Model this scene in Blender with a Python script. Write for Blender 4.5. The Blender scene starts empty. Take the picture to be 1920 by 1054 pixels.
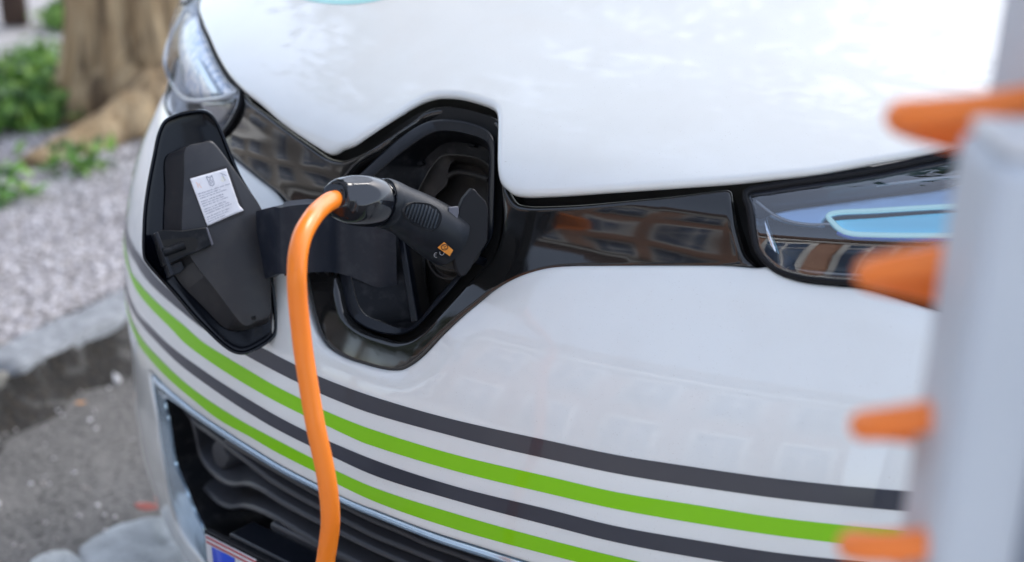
import bpy, math, random
import numpy as np
from mathutils import Vector, Matrix
from mathutils.geometry import delaunay_2d_cdt

# ------------------------------------------------------------------ camera, light
F_PX = 2800.; CX, CY = 960., 527.            # photograph is 1920 x 1054
PITCH = math.radians(20.6); YAW = math.radians(40.8); ROLL = math.radians(-.9)
CAM = np.array([1.105, -1.012, 1.248])
_d = np.array([-math.sin(YAW)*math.cos(PITCH), math.cos(YAW)*math.cos(PITCH), -math.sin(PITCH)])
_r = np.array([math.cos(YAW), math.sin(YAW), 0.]); _u = np.cross(_r, _d)
RT = math.cos(ROLL)*_r + math.sin(ROLL)*_u; UP = -math.sin(ROLL)*_r + math.cos(ROLL)*_u; FW = _d
GZ = -.05                                    # road level

sc = bpy.context.scene
COL = sc.collection
cam = bpy.data.objects.new('camera', bpy.data.cameras.new('camera')); COL.objects.link(cam)
cam.matrix_world = Matrix(((RT[0], UP[0], -FW[0], CAM[0]), (RT[1], UP[1], -FW[1], CAM[1]), (RT[2], UP[2], -FW[2], CAM[2]), (0, 0, 0, 1)))
cam.data.lens = F_PX/1920*36; cam.data.sensor_width = 36; cam.data.clip_start = .02; cam.data.clip_end = 500
cam.data.dof.use_dof = True; cam.data.dof.focus_distance = 1.56; cam.data.dof.aperture_fstop = 2.9
sc.camera = cam

SUN_EL, SUN_AZ = math.radians(50), math.radians(2)   # azimuth measured from +Y towards +X
w = bpy.data.worlds.new('World'); sc.world = w; w.use_nodes = True
nt = w.node_tree; nt.nodes.clear()
sky = nt.nodes.new('ShaderNodeTexSky'); sky.sky_type = 'NISHITA'; sky.sun_disc = False
sky.sun_elevation = SUN_EL; sky.sun_rotation = SUN_AZ; sky.air_density = 1.0; sky.dust_density = 1.5; sky.ozone_density = 1.5
bg = nt.nodes.new('ShaderNodeBackground'); bg.inputs[1].default_value = .15
out = nt.nodes.new('ShaderNodeOutputWorld')
hsv = nt.nodes.new('ShaderNodeHueSaturation'); hsv.inputs['Saturation'].default_value = .62   # thin high cloud
nt.links.new(sky.outputs[0], hsv.inputs['Color']); nt.links.new(hsv.outputs[0], bg.inputs[0]); nt.links.new(bg.outputs[0], out.inputs[0])
sd = bpy.data.lights.new('sun', 'SUN'); sd.energy = .55; sd.angle = math.radians(20); sd.color = (1, .96, .9)
sun = bpy.data.objects.new('sun', sd); COL.objects.link(sun)
sv = Vector((math.sin(SUN_AZ)*math.cos(SUN_EL), math.cos(SUN_AZ)*math.cos(SUN_EL), math.sin(SUN_EL)))
sun.rotation_euler = sv.to_track_quat('Z', 'Y').to_euler(); sun.location = (0, 0, 20)
sc.view_settings.view_transform = 'Standard'; sc.view_settings.look = 'None'
sc.view_settings.exposure = 1.62; sc.view_settings.gamma = 1
sc.render.engine = 'CYCLES'
sc.cycles.max_bounces = 10; sc.cycles.transparent_max_bounces = 12; sc.cycles.caustics_refractive = False; sc.cycles.caustics_reflective = False

# ------------------------------------------------------------------ geometry of the nose of the car
def ray(px, py):
    px = np.asarray(px, float); py = np.asarray(py, float)
    return FW + ((px-CX)/F_PX)[..., None]*RT - ((py-CY)/F_PX)[..., None]*UP
def at_z(px, py, z):
    v = ray(px, py); return CAM + v*((z-CAM[2])/v[2])
def at_plane(px, py, P0, n):
    v = ray(px, py); n = np.asarray(n, float); t = ((np.asarray(P0)-CAM)@n)/(v@n)
    return CAM + v*t[..., None]
def at_depth(px, py, t): return CAM + ray(px, py)*t
def spline(xk, yk):
    xk = np.array(xk, float); yk = np.array(yk, float); n = len(xk); h = np.diff(xk)
    A = np.zeros((n, n)); b = np.zeros(n); A[0, 0] = A[-1, -1] = 1
    for i in range(1, n-1):
        A[i, i-1] = h[i-1]; A[i, i] = 2*(h[i-1]+h[i]); A[i, i+1] = h[i]
        b[i] = 6*((yk[i+1]-yk[i])/h[i]-(yk[i]-yk[i-1])/h[i-1])
    m = np.linalg.solve(A, b)
    def f(x):
        x = np.asarray(x, float); i = np.clip(np.searchsorted(xk, x)-1, 0, n-2)
        t = x-xk[i]; hh = h[i]
        return yk[i]+t*((yk[i+1]-yk[i])/hh-hh*(2*m[i]+m[i+1])/6)+t*t*m[i]/2+t**3*(m[i+1]-m[i])/(6*hh)
    return f
U_ = spline([-.02, .05, .14, .22, .30, .40, .46, .50, .55, .60, .66, .70, .73, .755, .78, .80, .83, .86, .90, .95, 1.0, 1.06, 1.12],
            [.10, .06, .03, .008, -.008, -.017, -.014, -.008, .004, .020, .050, .077, .095, .107, .116, .128, .162, .212, .298, .430, .575, .77, .99])
S_ = spline([-.05, .14, .20, .24, .29, .34, .38, .44, .49, .60, .70, .755, .80, .85, .95, 1.2],
            [.915, .925, .945, .965, .985, 1.008, 1.018, 1.02, 1.01, 1.0, 1.0, 1.0, .965, .915, .88, .88])
def Cx(x, z):
    a = np.abs(x)*S_(z)
    return .33*a**2+.15*a**4+.25*(a/.88)**24
def gfun(P): return P[..., 1]-Cx(P[..., 0], P[..., 2])-U_(P[..., 2])
def grad(P, e=1e-4):
    g = np.empty(P.shape)
    for k in range(3):
        d = np.zeros(3); d[k] = e; g[..., k] = (gfun(P+d)-gfun(P-d))/(2*e)
    return g
def hit(pts, off=0.):
    pts = np.asarray(pts, float); v = ray(pts[:, 0], pts[:, 1])
    def f(t):
        P = CAM+v*t[..., None]
        return gfun(P)/np.linalg.norm(grad(P), axis=-1)-off
    n = len(pts); lo = np.full(n, .6); done = np.zeros(n, bool); best = np.full(n, 1e9); bt = lo.copy()
    for t in np.arange(.6, 3.4, .01):
        val = f(np.full(n, t)); b = (np.abs(val) < best) & ~done; best[b] = np.abs(val[b]); bt[b] = t
        new = (val > 0) & ~done; lo[new] = t-.01; done |= new
    a = lo.copy(); b = lo+.01
    for _ in range(30):
        m = (a+b)/2; s = f(m) > 0; b = np.where(s, m, b); a = np.where(s, a, m)
    t = np.where(done, (a+b)/2, bt)
    return CAM+v*t[..., None]
def skin(x, z, off=0.):
    """point on the nose at lateral x, height z, off metres below the paint"""
    x = np.asarray(x, float); z = np.asarray(z, float)
    P = np.stack([x, Cx(x, z)+U_(z), z], -1); g = grad(P); g /= np.linalg.norm(g, axis=-1)[..., None]
    return P+g*np.asarray(off)[..., None] if np.ndim(off) else P+g*off
def base_of(P, off):
    g = grad(P); g /= np.linalg.norm(g, axis=-1)[..., None]
    B = P-g*off
    return B[..., 0], B[..., 2]
def xz(pts, off=0.):
    x, z = base_of(hit(pts, off), off); return [(a, b) for a, b in zip(x, z)]
# arc-length parameters so the meshes have even faces
_zt = np.linspace(-.05, 1.15, 1200); _dU = np.gradient(U_(_zt), _zt); _st = np.concatenate([[0], np.cumsum(np.sqrt(1+_dU[1:]**2)*np.diff(_zt))])
_xt = np.linspace(0, .95, 1200); _cc = Cx(_xt, .6+0*_xt); _at = np.concatenate([[0], np.cumsum(np.sqrt(1+np.gradient(_cc, _xt)[1:]**2)*np.diff(_xt))])
def z2s(z): return np.interp(z, _zt, _st)
def s2z(s): return np.interp(s, _st, _zt)
def x2a(x): return np.sign(x)*np.interp(np.abs(x), _xt, _at)
def a2x(a): return np.sign(a)*np.interp(np.abs(a), _at, _xt)

def catmull(P, closed=True, step=.004):
    P = [np.asarray(p, float) for p in P]; n = len(P); res = []
    rng = range(n) if closed else range(n-1)
    for i in rng:
        p1, p2 = P[i], P[(i+1) % n]
        p0 = P[(i-1) % n] if closed or i > 0 else 2*p1-p2
        p3 = P[(i+2) % n] if closed or i < n-2 else 2*p2-p1
        d0 = max(np.linalg.norm(p1-p0), 1e-6)**.5; d1 = max(np.linalg.norm(p2-p1), 1e-6)**.5; d2 = max(np.linalg.norm(p3-p2), 1e-6)**.5
        # centripetal tangents
        t1 = ((p1-p0)/d0-(p2-p0)/(d0+d1)+(p2-p1)/d1)*d1
        t2 = ((p2-p1)/d1-(p3-p1)/(d1+d2)+(p3-p2)/d2)*d1
        L = np.linalg.norm(p2-p1); k = max(1, int(math.ceil(L/step)))
        for j in range(k):
            s = j/k; h = (2*s**3-3*s**2+1, s**3-2*s**2+s, -2*s**3+3*s**2, s**3-s**2)
            res.append(h[0]*p1+h[1]*t1+h[2]*p2+h[3]*t2)
    if not closed: res.append(P[-1])
    return np.array(res)
def inside(pts, poly):
    x, y = pts[:, 0], pts[:, 1]; c = np.zeros(len(pts), bool); n = len(poly)
    for i in range(n):
        x1, y1 = poly[i]; x2, y2 = poly[(i+1) % n]
        if y1 == y2: continue
        m = ((y1 > y) != (y2 > y)) & (x < (x2-x1)*(y-y1)/(y2-y1)+x1)
        c ^= m
    return c
def dist_poly(pts, loops):
    best = np.full(len(pts), 1e9)
    for L in loops:
        for i in range(len(L)):
            a = L[i]; b = L[(i+1) % len(L)]; ab = b-a; q = ab@ab
            if q < 1e-14: continue
            t = np.clip(((pts-a)@ab)/q, 0, 1); d = np.linalg.norm(pts-(a+t[:, None]*ab), axis=1)
            best = np.minimum(best, d)
    return best

# ------------------------------------------------------------------ object helpers
def mesh_obj(name, V, F, mat, parent=None, smooth=True, origin=None):
    root = parent
    while root is not None and root.parent is not None: root = root.parent
    o0 = np.array(root.location) if root is not None else (np.array(origin) if origin is not None else np.zeros(3))
    V = np.asarray(V, float)-o0
    me = bpy.data.meshes.new(name); me.from_pydata([tuple(v) for v in V], [], [tuple(int(i) for i in f) for f in F]); me.validate(); me.update()
    if smooth: me.polygons.foreach_set('use_smooth', [True]*len(me.polygons))
    if mat is not None: me.materials.append(mat)
    o = bpy.data.objects.new(name, me); COL.objects.link(o)
    if parent is not None: o.parent = parent
    elif origin is not None: o.location = origin
    return o
def tag(o, label=None, cat=None, group=None, kind=None):
    if label: o['label'] = label
    if cat: o['category'] = cat
    if group: o['group'] = group
    if kind: o['kind'] = kind
    return o
def thing(name, label, cat, loc, group=None):
    o = bpy.data.objects.new(name, None); o.empty_display_size = .1; COL.objects.link(o); o.location = loc
    return tag(o, label, cat, group)
def sharp(o, deg=35):
    me = o.data; ca = math.cos(math.radians(deg))
    ef = {}
    for p in me.polygons:
        for k in p.edge_keys: ef.setdefault(k, []).append(p.index)
    nrm = [p.normal.copy() for p in me.polygons]
    for e in me.edges:
        f = ef.get(tuple(sorted(e.vertices)), [])
        if len(f) == 2 and nrm[f[0]].dot(nrm[f[1]]) < ca: e.use_edge_sharp = True
    return o
def bevel(o, wdt, seg=2, ang=35):
    m = o.modifiers.new('bevel', 'BEVEL'); m.width = wdt; m.segments = seg; m.limit_method = 'ANGLE'; m.angle_limit = math.radians(ang)
    return o

def panel(name, outline, off, mat, parent, r=.004, thick=.012, grid=.012, holes=(), step=.004, disp=None, under=0.):
    """skin panel: outline / holes are lists of (x, z) on the nose; rolled edge of radius r, returned inwards by thick"""
    def prm(L): return np.array([(float(x2a(x)), float(z2s(z))) for x, z in L])
    loops = [catmull(prm(L), True, step) for L in (outline,)+tuple(holes)]
    loops = [L[np.linalg.norm(L-np.roll(L, 1, 0), axis=1) > 2e-4] for L in loops]
    pts = np.concatenate(loops); edges = []; k = 0
    for L in loops:
        n = len(L); edges += [(k+i, k+(i+1) % n) for i in range(n)]; k += n
    extra = []
    lo, hi = loops[0].min(0), loops[0].max(0)
    gx = np.arange(lo[0], hi[0], grid); gy = np.arange(lo[1], hi[1], grid*.87)
    G = np.array([(x+(grid/2 if j % 2 else 0), y) for j, y in enumerate(gy) for x in gx])
    def keep(Q):
        m = inside(Q, loops[0])
        for L in loops[1:]: m &= ~inside(Q, L)
        return Q[m]
    G = keep(G); rings = [r*.18, r*.45, r*.8, r*1.3] if r > 0 else []
    D = dist_poly(G, loops); G = G[D > max((rings[-1] if rings else 0)*1.3, grid*.35)]
    allr = []
    for q in rings:
        for L in loops:
            t = np.roll(L, -1, 0)-np.roll(L, 1, 0); t /= np.linalg.norm(t, axis=1)[:, None]+1e-12
            nrm = np.stack([-t[:, 1], t[:, 0]], 1)
            for s in (1, -1):
                Q = L+nrm*q*s; Q = keep(Q)
                if len(Q):
                    d = dist_poly(Q, loops); allr.append(Q[d > q*.93])
    full = np.concatenate([pts]+[a for a in allr if len(a)]+[G]) if (len(G) or allr) else pts
    vs, es, fs, ov, oe, of = delaunay_2d_cdt([Vector(p) for p in full], edges, [], 0, 1e-6)
    V2 = np.array([tuple(v) for v in vs]); T = np.array([list(f) for f in fs])
    cen = V2[T].mean(1); m = inside(cen, loops[0])
    for L in loops[1:]: m &= ~inside(cen, L)
    T = T[m]
    D = dist_poly(V2, loops)
    drop = np.zeros(len(V2))
    if r > 0:
        mm = D < r; drop[mm] = r-np.sqrt(np.maximum(r*r-(r-D[mm])**2, 0))
    X = a2x(V2[:, 0]); Z = s2z(V2[:, 1]); o_ = off+drop
    if disp is not None: o_ = o_+disp(X, Z, D)
    P = skin(X, Z, o_)
    # boundary flange
    cnt = {}
    for t in T:
        for i in range(3):
            a, b = t[i], t[(i+1) % 3]; cnt[(a, b)] = cnt.get((a, b), 0)+1
    be = [(a, b) for (a, b) in cnt if (b, a) not in cnt]
    faces = [tuple(t) for t in T]; V = list(P)
    if thick > 0:
        bi = sorted({i for e in be for i in e}); mp = {}
        inn = skin(X[bi], Z[bi], o_[bi]+thick)
        if under:
            dirs = {i: np.zeros(3) for i in bi}
            for a, b in be:
                e_ = P[b]-P[a]; e_ = e_/(np.linalg.norm(e_)+1e-12); g_ = grad(P[a]); g_ /= np.linalg.norm(g_)
                k_ = np.cross(g_, e_); dirs[a] = dirs[a]+k_; dirs[b] = dirs[b]+k_
            t0 = T[0]; c0 = P[T].mean(1); ref = {}
            # point the undercut towards the panel's own faces
            for t in T:
                for i in t:
                    if i in dirs: ref.setdefault(int(i), []).append(P[t].mean(0))
            inn = np.array([q+under*(d/(np.linalg.norm(d)+1e-9))*(1 if d@(np.mean(ref[int(i)], 0)-P[i]) > 0 else -1) for i, q, d in zip(bi, inn, [dirs[i] for i in bi])])
        for i, q in zip(bi, inn): mp[i] = len(V); V.append(q)
        for a, b in be: faces.append((b, a, mp[a], mp[b]))
    # drop unused verts
    used = sorted({i for f in faces for i in f}); re = {u: i for i, u in enumerate(used)}
    V = np.array([V[u] for u in used]); faces = [tuple(re[i] for i in f) for f in faces]
    # outward orientation: car nose faces -Y
    f0 = np.array([f for f in faces if len(f) == 3][:200]); nn = np.cross(V[f0[:, 1]]-V[f0[:, 0]], V[f0[:, 2]]-V[f0[:, 0]])
    gg = grad(V[f0[:, 0]])
    if (nn*gg).sum() > 0: faces = [f[::-1] for f in faces]
    return mesh_obj(name, V, faces, mat, parent)

def loft(name, loops, mat, parent, cap=True, smooth=True, closed=True, capstart=False):
    n = len(loops[0]); V = np.concatenate(loops); F = []
    for k in range(len(loops)-1):
        for i in range(n if closed else n-1):
            j = (i+1) % n; F.append((k*n+i, k*n+j, (k+1)*n+j, (k+1)*n+i))
    if cap: F.append(tuple((len(loops)-1)*n+i for i in range(n)))
    if capstart: F.append(tuple(range(n))[::-1])
    o = mesh_obj(name, V, F, mat, parent, smooth)
    return sharp(o, 40) if smooth else o
def resample(P, n, closed=True):
    P = np.asarray(P, float); Q = np.concatenate([P, P[:1]]) if closed else P
    s = np.concatenate([[0], np.cumsum(np.linalg.norm(np.diff(Q, axis=0), axis=1))])
    t = np.linspace(0, s[-1], n+1)[:-1] if closed else np.linspace(0, s[-1], n)
    return np.stack([np.interp(t, s, Q[:, k]) for k in range(3)], 1)
def align(A, B):
    """roll loop B so it starts closest to A"""
    n = len(A); best = min(range(n), key=lambda k: ((A-np.roll(B, -k, 0))**2).sum()); return np.roll(B, -best, 0)
def frames(P):
    T = np.gradient(P, axis=0); T /= np.linalg.norm(T, axis=1)[:, None]
    ref = np.array([0, 0, 1.]) if abs(T[0][2]) < .9 else np.array([1., 0, 0])
    N = np.empty_like(P); N[0] = np.cross(T[0], ref); N[0] /= np.linalg.norm(N[0])
    for i in range(1, len(P)):
        v = N[i-1]-T[i]*(N[i-1]@T[i]); N[i] = v/np.linalg.norm(v)
    return T, N, np.cross(T, N)
def tube(name, P, R, mat, parent, seg=20, cap=True, origin=None, squash=None):
    P = np.asarray(P, float); R = np.full(len(P), R) if np.isscalar(R) else np.asarray(R)
    T, N, B = frames(P); a = np.linspace(0, 2*math.pi, seg, endpoint=False); V = []; F = []
    for i in range(len(P)):
        rr = R[i]*(squash(i, a) if squash else 1)
        V.append(P[i]+(np.cos(a)*rr)[:, None]*N[i]+(np.sin(a)*rr)[:, None]*B[i])
    V = np.concatenate(V); n = len(P)
    for k in range(n-1):
        for i in range(seg):
            j = (i+1) % seg; F.append((k*seg+i, k*seg+j, (k+1)*seg+j, (k+1)*seg+i))
    if cap: F.append(tuple(range(seg))[::-1]); F.append(tuple((n-1)*seg+i for i in range(seg)))
    o = mesh_obj(name, V, F, mat, parent, True, origin)
    return sharp(o, 50)
def box(name, c, s, mat, parent=None, rot=None, bev=.002, origin=None):
    V = np.array([(x, y, z) for x in (-.5, .5) for y in (-.5, .5) for z in (-.5, .5)])*np.array(s)
    if rot is not None: V = V@np.array(rot).T
    F = [(0, 1, 3, 2), (4, 6, 7, 5), (0, 4, 5, 1), (2, 3, 7, 6), (0, 2, 6, 4), (1, 5, 7, 3)]
    o = mesh_obj(name, V+np.array(c), F, mat, parent, True, origin); sharp(o, 30)
    return bevel(o, bev) if bev else o
def slab(name, poly, n, thick, mat, parent, bev=.002, seg=2):
    """planar polygon (3D points) given thickness along -n, bevelled"""
    n = np.asarray(n, float); n /= np.linalg.norm(n); k = len(poly); P = np.asarray(poly)
    V = np.concatenate([P, P-n*thick]); F = [tuple(range(k)), tuple(range(2*k-1, k-1, -1))]
    a = np.cross(P[1]-P[0], P[2]-P[1])
    F += [(i+k, (i+1) % k+k, (i+1) % k, i) for i in range(k)]
    tot = sum(np.cross(P[i]-P[0], P[(i+1) % k]-P[0]) for i in range(k))
    if tot@n < 0: F = [f[::-1] for f in F]
    o = mesh_obj(name, V, F, mat, parent, True); sharp(o, 30)
    return bevel(o, bev, seg) if bev else o

# ------------------------------------------------------------------ materials
MATS = {}
def mat(name, col, rough=.5, metal=0., coat=0., coat_r=.03, spec=.5, bump=None, var=None, trans=0., ior=1.45, dark_bank=None, alpha=1.):
    if name in MATS: return MATS[name]
    m = bpy.data.materials.new(name); m.use_nodes = True; N = m.node_tree; b = N.nodes['Principled BSDF']
    b.inputs['Base Color'].default_value = (*col, 1); b.inputs['Roughness'].default_value = rough; b.inputs['Metallic'].default_value = metal
    b.inputs['Coat Weight'].default_value = coat; b.inputs['Coat Roughness'].default_value = coat_r; b.inputs['Specular IOR Level'].default_value = spec
    b.inputs['Transmission Weight'].default_value = trans; b.inputs['IOR'].default_value = ior; b.inputs['Alpha'].default_value = alpha
    tc = N.nodes.new('ShaderNodeTexCoord')
    cur = None
    if var:
        for (scale, c2, lo, hi, det) in var:
            no = N.nodes.new('ShaderNodeTexNoise'); no.inputs['Scale'].default_value = scale; no.inputs['Detail'].default_value = det; no.inputs['Roughness'].default_value = .6
            N.links.new(tc.outputs['Object'], no.inputs['Vector'])
            rmp = N.nodes.new('ShaderNodeMapRange'); rmp.inputs['From Min'].default_value = lo; rmp.inputs['From Max'].default_value = hi
            N.links.new(no.outputs['Fac'], rmp.inputs['Value'])
            mx = N.nodes.new('ShaderNodeMix'); mx.data_type = 'RGBA'; N.links.new(rmp.outputs[0], mx.inputs['Factor'])
            if cur is None: mx.inputs['A'].default_value = (*col, 1)
            else: N.links.new(cur, mx.inputs['A'])
            mx.inputs['B'].default_value = (*c2, 1); cur = mx.outputs['Result']
    if cur is not None: N.links.new(cur, b.inputs['Base Color'])
    if bump:
        prev = None
        for (scale, strength, dist, det) in bump:
            no = N.nodes.new('ShaderNodeTexNoise'); no.inputs['Scale'].default_value = scale; no.inputs['Detail'].default_value = det
            N.links.new(tc.outputs['Object'], no.inputs['Vector'])
            bp = N.nodes.new('ShaderNodeBump'); bp.inputs['Strength'].default_value = strength; bp.inputs['Distance'].default_value = dist
            N.links.new(no.outputs['Fac'], bp.inputs['Height'])
            if prev: N.links.new(prev, bp.inputs['Normal'])
            prev = bp.outputs['Normal']
        N.links.new(prev, b.inputs['Normal'])
    MATS[name] = m
    return m
PAINT = mat('white_paint', (.77, .785, .768), .42, coat=1, coat_r=.04, var=[(900, (.40, .36, .30), .69, .75, 2), (7, (.735, .74, .715), .45, .75, 4)])
GLOSS = mat('gloss_black', (.010, .010, .010), .075, spec=.78, bump=[(7, .55, .004, 2)])
MATTE = mat('matte_plastic', (.005, .006, .008), .46, spec=.22, var=[(60, (.028, .028, .03), .5, .75, 5)], bump=[(1400, .12, .0004, 2)])
MATTE2 = mat('dusty_plastic', (.024, .022, .020), .55, spec=.35, var=[(45, (.05, .044, .037), .52, .8, 6)], bump=[(900, .15, .0005, 2)])
BACK = mat('black_void', (.006, .006, .006), .8)
HINGE = mat('hinge_plastic', (.007, .009, .014), .34, spec=.35, var=[(70, (.016, .018, .024), .5, .8, 6)], bump=[(1500, .10, .0004, 2)])
RUBBER = mat('black_rubber', (.008, .008, .010), .6, spec=.3)
CHROME = mat('chrome', (.75, .78, .82), .06, 1.)
CHROMEB = mat('blue_chrome', (.42, .62, .85), .08, 1.)
GREEN = mat('green_vinyl', (.235, .60, .0005), .42, spec=.3, coat=.25, coat_r=.06, var=[(14, (.25, .61, .002), .5, .75, 4)])
DARKV = mat('dark_vinyl', (.024, .027, .042), .35, coat=.35, coat_r=.05, var=[(14, (.030, .033, .048), .5, .75, 4)])
ORANGE = mat('orange_cable', (1., .24, .012), .36, coat=.25, coat_r=.2, bump=[(260, .08, .0006, 3)], var=[(9, (.95, .195, .008), .5, .8, 3)])
GLASS = mat('lamp_lens', (1, 1, 1), .0, trans=1., ior=1.3)
BLUEG = mat('blue_light_guide', (.25, .62, .95), .05, trans=.85, ior=1.45)
# ------------------------------------------------------------------ the car
car = thing('car', 'white car with green and dark grey stripes, nose flap open and orange cable plugged in', 'car', (0, .3, GZ))
def mir(L): return [(-x, z) for x, z in L][::-1]
# lower edge of the bonnet, left to right
HOOD_L = [(377, 0), (380.7, 45.5), (392, 70.6), (408, 107), (428.5, 141), (453.5, 168.5), (491, 199.6), (527.5, 231.5), (568.5, 261), (596, 279), (614, 289.5), (622, 290.7), (630, 288.4), (640, 281.5), (661.8, 272.6), (683.7, 257), (705.5, 242), (727.3, 226.8), (749, 212.6), (771, 198.4), (792.8, 187.5), (814.6, 181.4), (836.5, 180.5), (858.3, 182), (880, 186.4), (902, 193), (919.4, 199.5), (928, 207), (931.4, 220), (931.4, 268), (931.4, 312), (933.6, 331.5), (939, 346.8), (950, 357.7), (961.6, 366.3), (980, 370), (1043, 368), (1157.8, 358.7), (1272.4, 350), (1372.6, 342.4), (1450, 334.4), (1533.5, 324.5), (1630, 306.8), (1727, 289), (1790, 275), (1850, 260)]
hoodxz = xz(HOOD_L)
lampR_in = hoodxz[:6]                         # bonnet edge along the right-hand lamp of the car
back = [(-.735, .90), (-.70, .97), (-.62, 1.04), (-.45, 1.075), (-.2, 1.09), (0, 1.095), (.2, 1.09), (.45, 1.075), (.62, 1.04), (.70, .97), (.735, .90)]
right_up = [(x, z) for x, z in mir(hoodxz[:4]) if x > hoodxz[-1][0]+.03]
hood_out = hoodxz+right_up+back[::-1]
hood = panel('bonnet', hood_out, -.003, PAINT, car, r=.007, thick=.010, grid=.014, step=.005, under=.012)
# ring decal on the bonnet
def ellipse(cx, cy, rx, ry, n=60): return [(cx+rx*math.cos(a), cy+ry*math.sin(a)) for a in np.linspace(0, 2*math.pi, n, endpoint=False)]
TEAL = mat('teal_vinyl', (.38, .72, .72), .35, coat=.5)
def decal(name, outline, m, parent, off, holes=(), grid=.01):
    return panel(name, outline, off, m, parent, r=0, thick=0, grid=grid, holes=holes, step=.003)
decal('ring_decal', xz(ellipse(643, -62, 150, 70), -.0034), TEAL, hood, -.0034, [xz(ellipse(643, -63, 138, 63), -.0034)])

# gloss black strip and the frame round the charging recess
STRIP_TOP = [(452, 172), (468, 188.5), (498, 211), (527.5, 235), (568.5, 266), (605, 292), (623, 298), (640, 298), (660, 290), (684, 279), (727, 254), (771, 224.6), (803.7, 201.7), (832, 196), (869, 200.6), (902, 209), (925, 216), (942, 228), (946, 300), (949, 350), (962, 378), (985, 384), (1043, 383), (1100.5, 378.8), (1186, 370), (1272, 361.6), (1366, 352)]
STRIP_R = [(1371, 355), (1375, 389), (1382, 440), (1395, 479), (1414, 501)]
BUMP_TOP_R = [(1358, 499), (1243.7, 498), (1129, 498), (1071.9, 498.6), (1029, 502), (986, 513.4), (951.6, 529), (923, 547.8), (908.6, 560), (872.5, 589.6), (830.8, 629), (799.6, 662.5), (778.8, 680), (760, 690.6), (739, 693.8), (714, 690.6), (685, 683), (653.8, 673), (628.8, 660.4), (608, 644.8), (593, 623), (580.8, 589.6), (574.6, 562.5), (568, 530), (560, 490), (550, 440), (540, 405), (534, 386.5), (527.5, 375), (513.8, 359), (491, 340.8), (468, 322.5), (445.5, 304.3), (425, 288), (405, 268)]
SO = .007
GROOVE = [(655, 320.6), (705.5, 279), (749, 244), (792.8, 218), (825.5, 210.4), (858, 211.5), (902, 222.4), (922, 231), (933, 248), (936, 300), (936, 400), (931, 450), (915, 490), (889, 515), (862, 545), (826.7, 583), (793, 619), (768, 635.4), (743, 639.6), (716, 633), (685, 623), (660, 608), (643, 587.5), (637, 566.7), (631, 531), (622, 490), (612, 440), (612, 400), (625, 360)]
strip_out = xz(STRIP_TOP+STRIP_R, SO)
_b = np.array(BUMP_TOP_R, float); _t = np.gradient(_b, axis=0); _t /= np.linalg.norm(_t, axis=1)[:, None]
low = [(p[0]-t[1]*-8*-1, p[1]+t[0]*-8) for p, t in zip(_b, _t)]
low_xz = xz(low, SO)
# tuck the strip a little below the bumper edge
strip_out += [(x, z) for x, z in low_xz]+xz([(404, 262), (428, 235), (440, 215), (449, 192)], SO)
def strip_disp(X, Z, D):
    # shallow hollow along the bar, deeper into the frame round the recess
    return .004*np.sin(np.clip((Z-.70)/.12, 0, 1)*math.pi)+.0*X
gl = panel('grille_bar', strip_out, SO, GLOSS, car, r=.006, thick=.02, grid=.009, holes=[xz(GROOVE, SO)], disp=strip_disp)

# white bumper skin with the lower air intake cut out
lamp_low = [(392, 256), (372, 256), (345, 247), (324, 225), (309, 190)]
INT_OUT = [(279, 699), (321, 735.6), (366.6, 772), (415, 805), (470, 840), (528, 875.5), (603, 914), (700, 958.6), (821, 1007), (967, 1054)]
INT_LEFT = [(374, 1048), (350, 1019), (330, 985), (316, 939), (304.6, 871), (295.5, 814), (290, 770), (282, 725)]
io = xz(INT_OUT); il = xz(INT_LEFT)
def close_intake(top, left, zb):
    zt = top[-1][1]; L = left+top; L = [p for p in L if p[0] < -.02]
    b = [(left[0][0]+.03, zb+.005), (left[0][0]+.09, zb)]
    half = b[::-1]+L                           # from bottom centre-left, up the left side, along the top
    half = [(x, z) for x, z in half]
    return half+[(0, half[-1][1]-.0015)]+mir(half)+[(.15, zb-.002), (-.15, zb-.002)]
zb = min(p[1] for p in il)-.018
intake = close_intake(io, il, zb)
bt = xz(BUMP_TOP_R, .009)
lampL_low = xz(lamp_low)
LO2 = [(1459, 515), (1501, 528), (1566, 536), (1614, 541)]
rtop = xz([(1416, 502), (1437, 501), (1459, 513), (1501, 527), (1566, 535), (1614, 540)])
zl = rtop[-1][1]
side_l = [(-.80, .745), (-.88, .75), (-.925, .75)]; 
outl = side_l[::-1]+lampL_low[::-1]+bt[::-1]+rtop+[(.62, .722), (.70, .728), (.78, .74), (.86, .75), (.925, .75)]+[(.925, .4), (.91, .15), (.85, .02), (.7, -.005), (.3, -.01), (-.3, -.01), (-.7, -.005), (-.85, .02), (-.91, .15), (-.925, .4)]
def bump_disp(X, Z, D):
    m = np.clip((Z-.575)/.02, 0, 1); q = np.clip(.026-D, 0, 1)
    return m*(.30*np.sqrt(q*q+.003**2)-.30*.003)*(q > 0)
bumper = panel('bumper', outl, 0, PAINT, car, r=.004, thick=.012, grid=.012, holes=[intake], step=.005, disp=bump_disp, under=.004)

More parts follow.
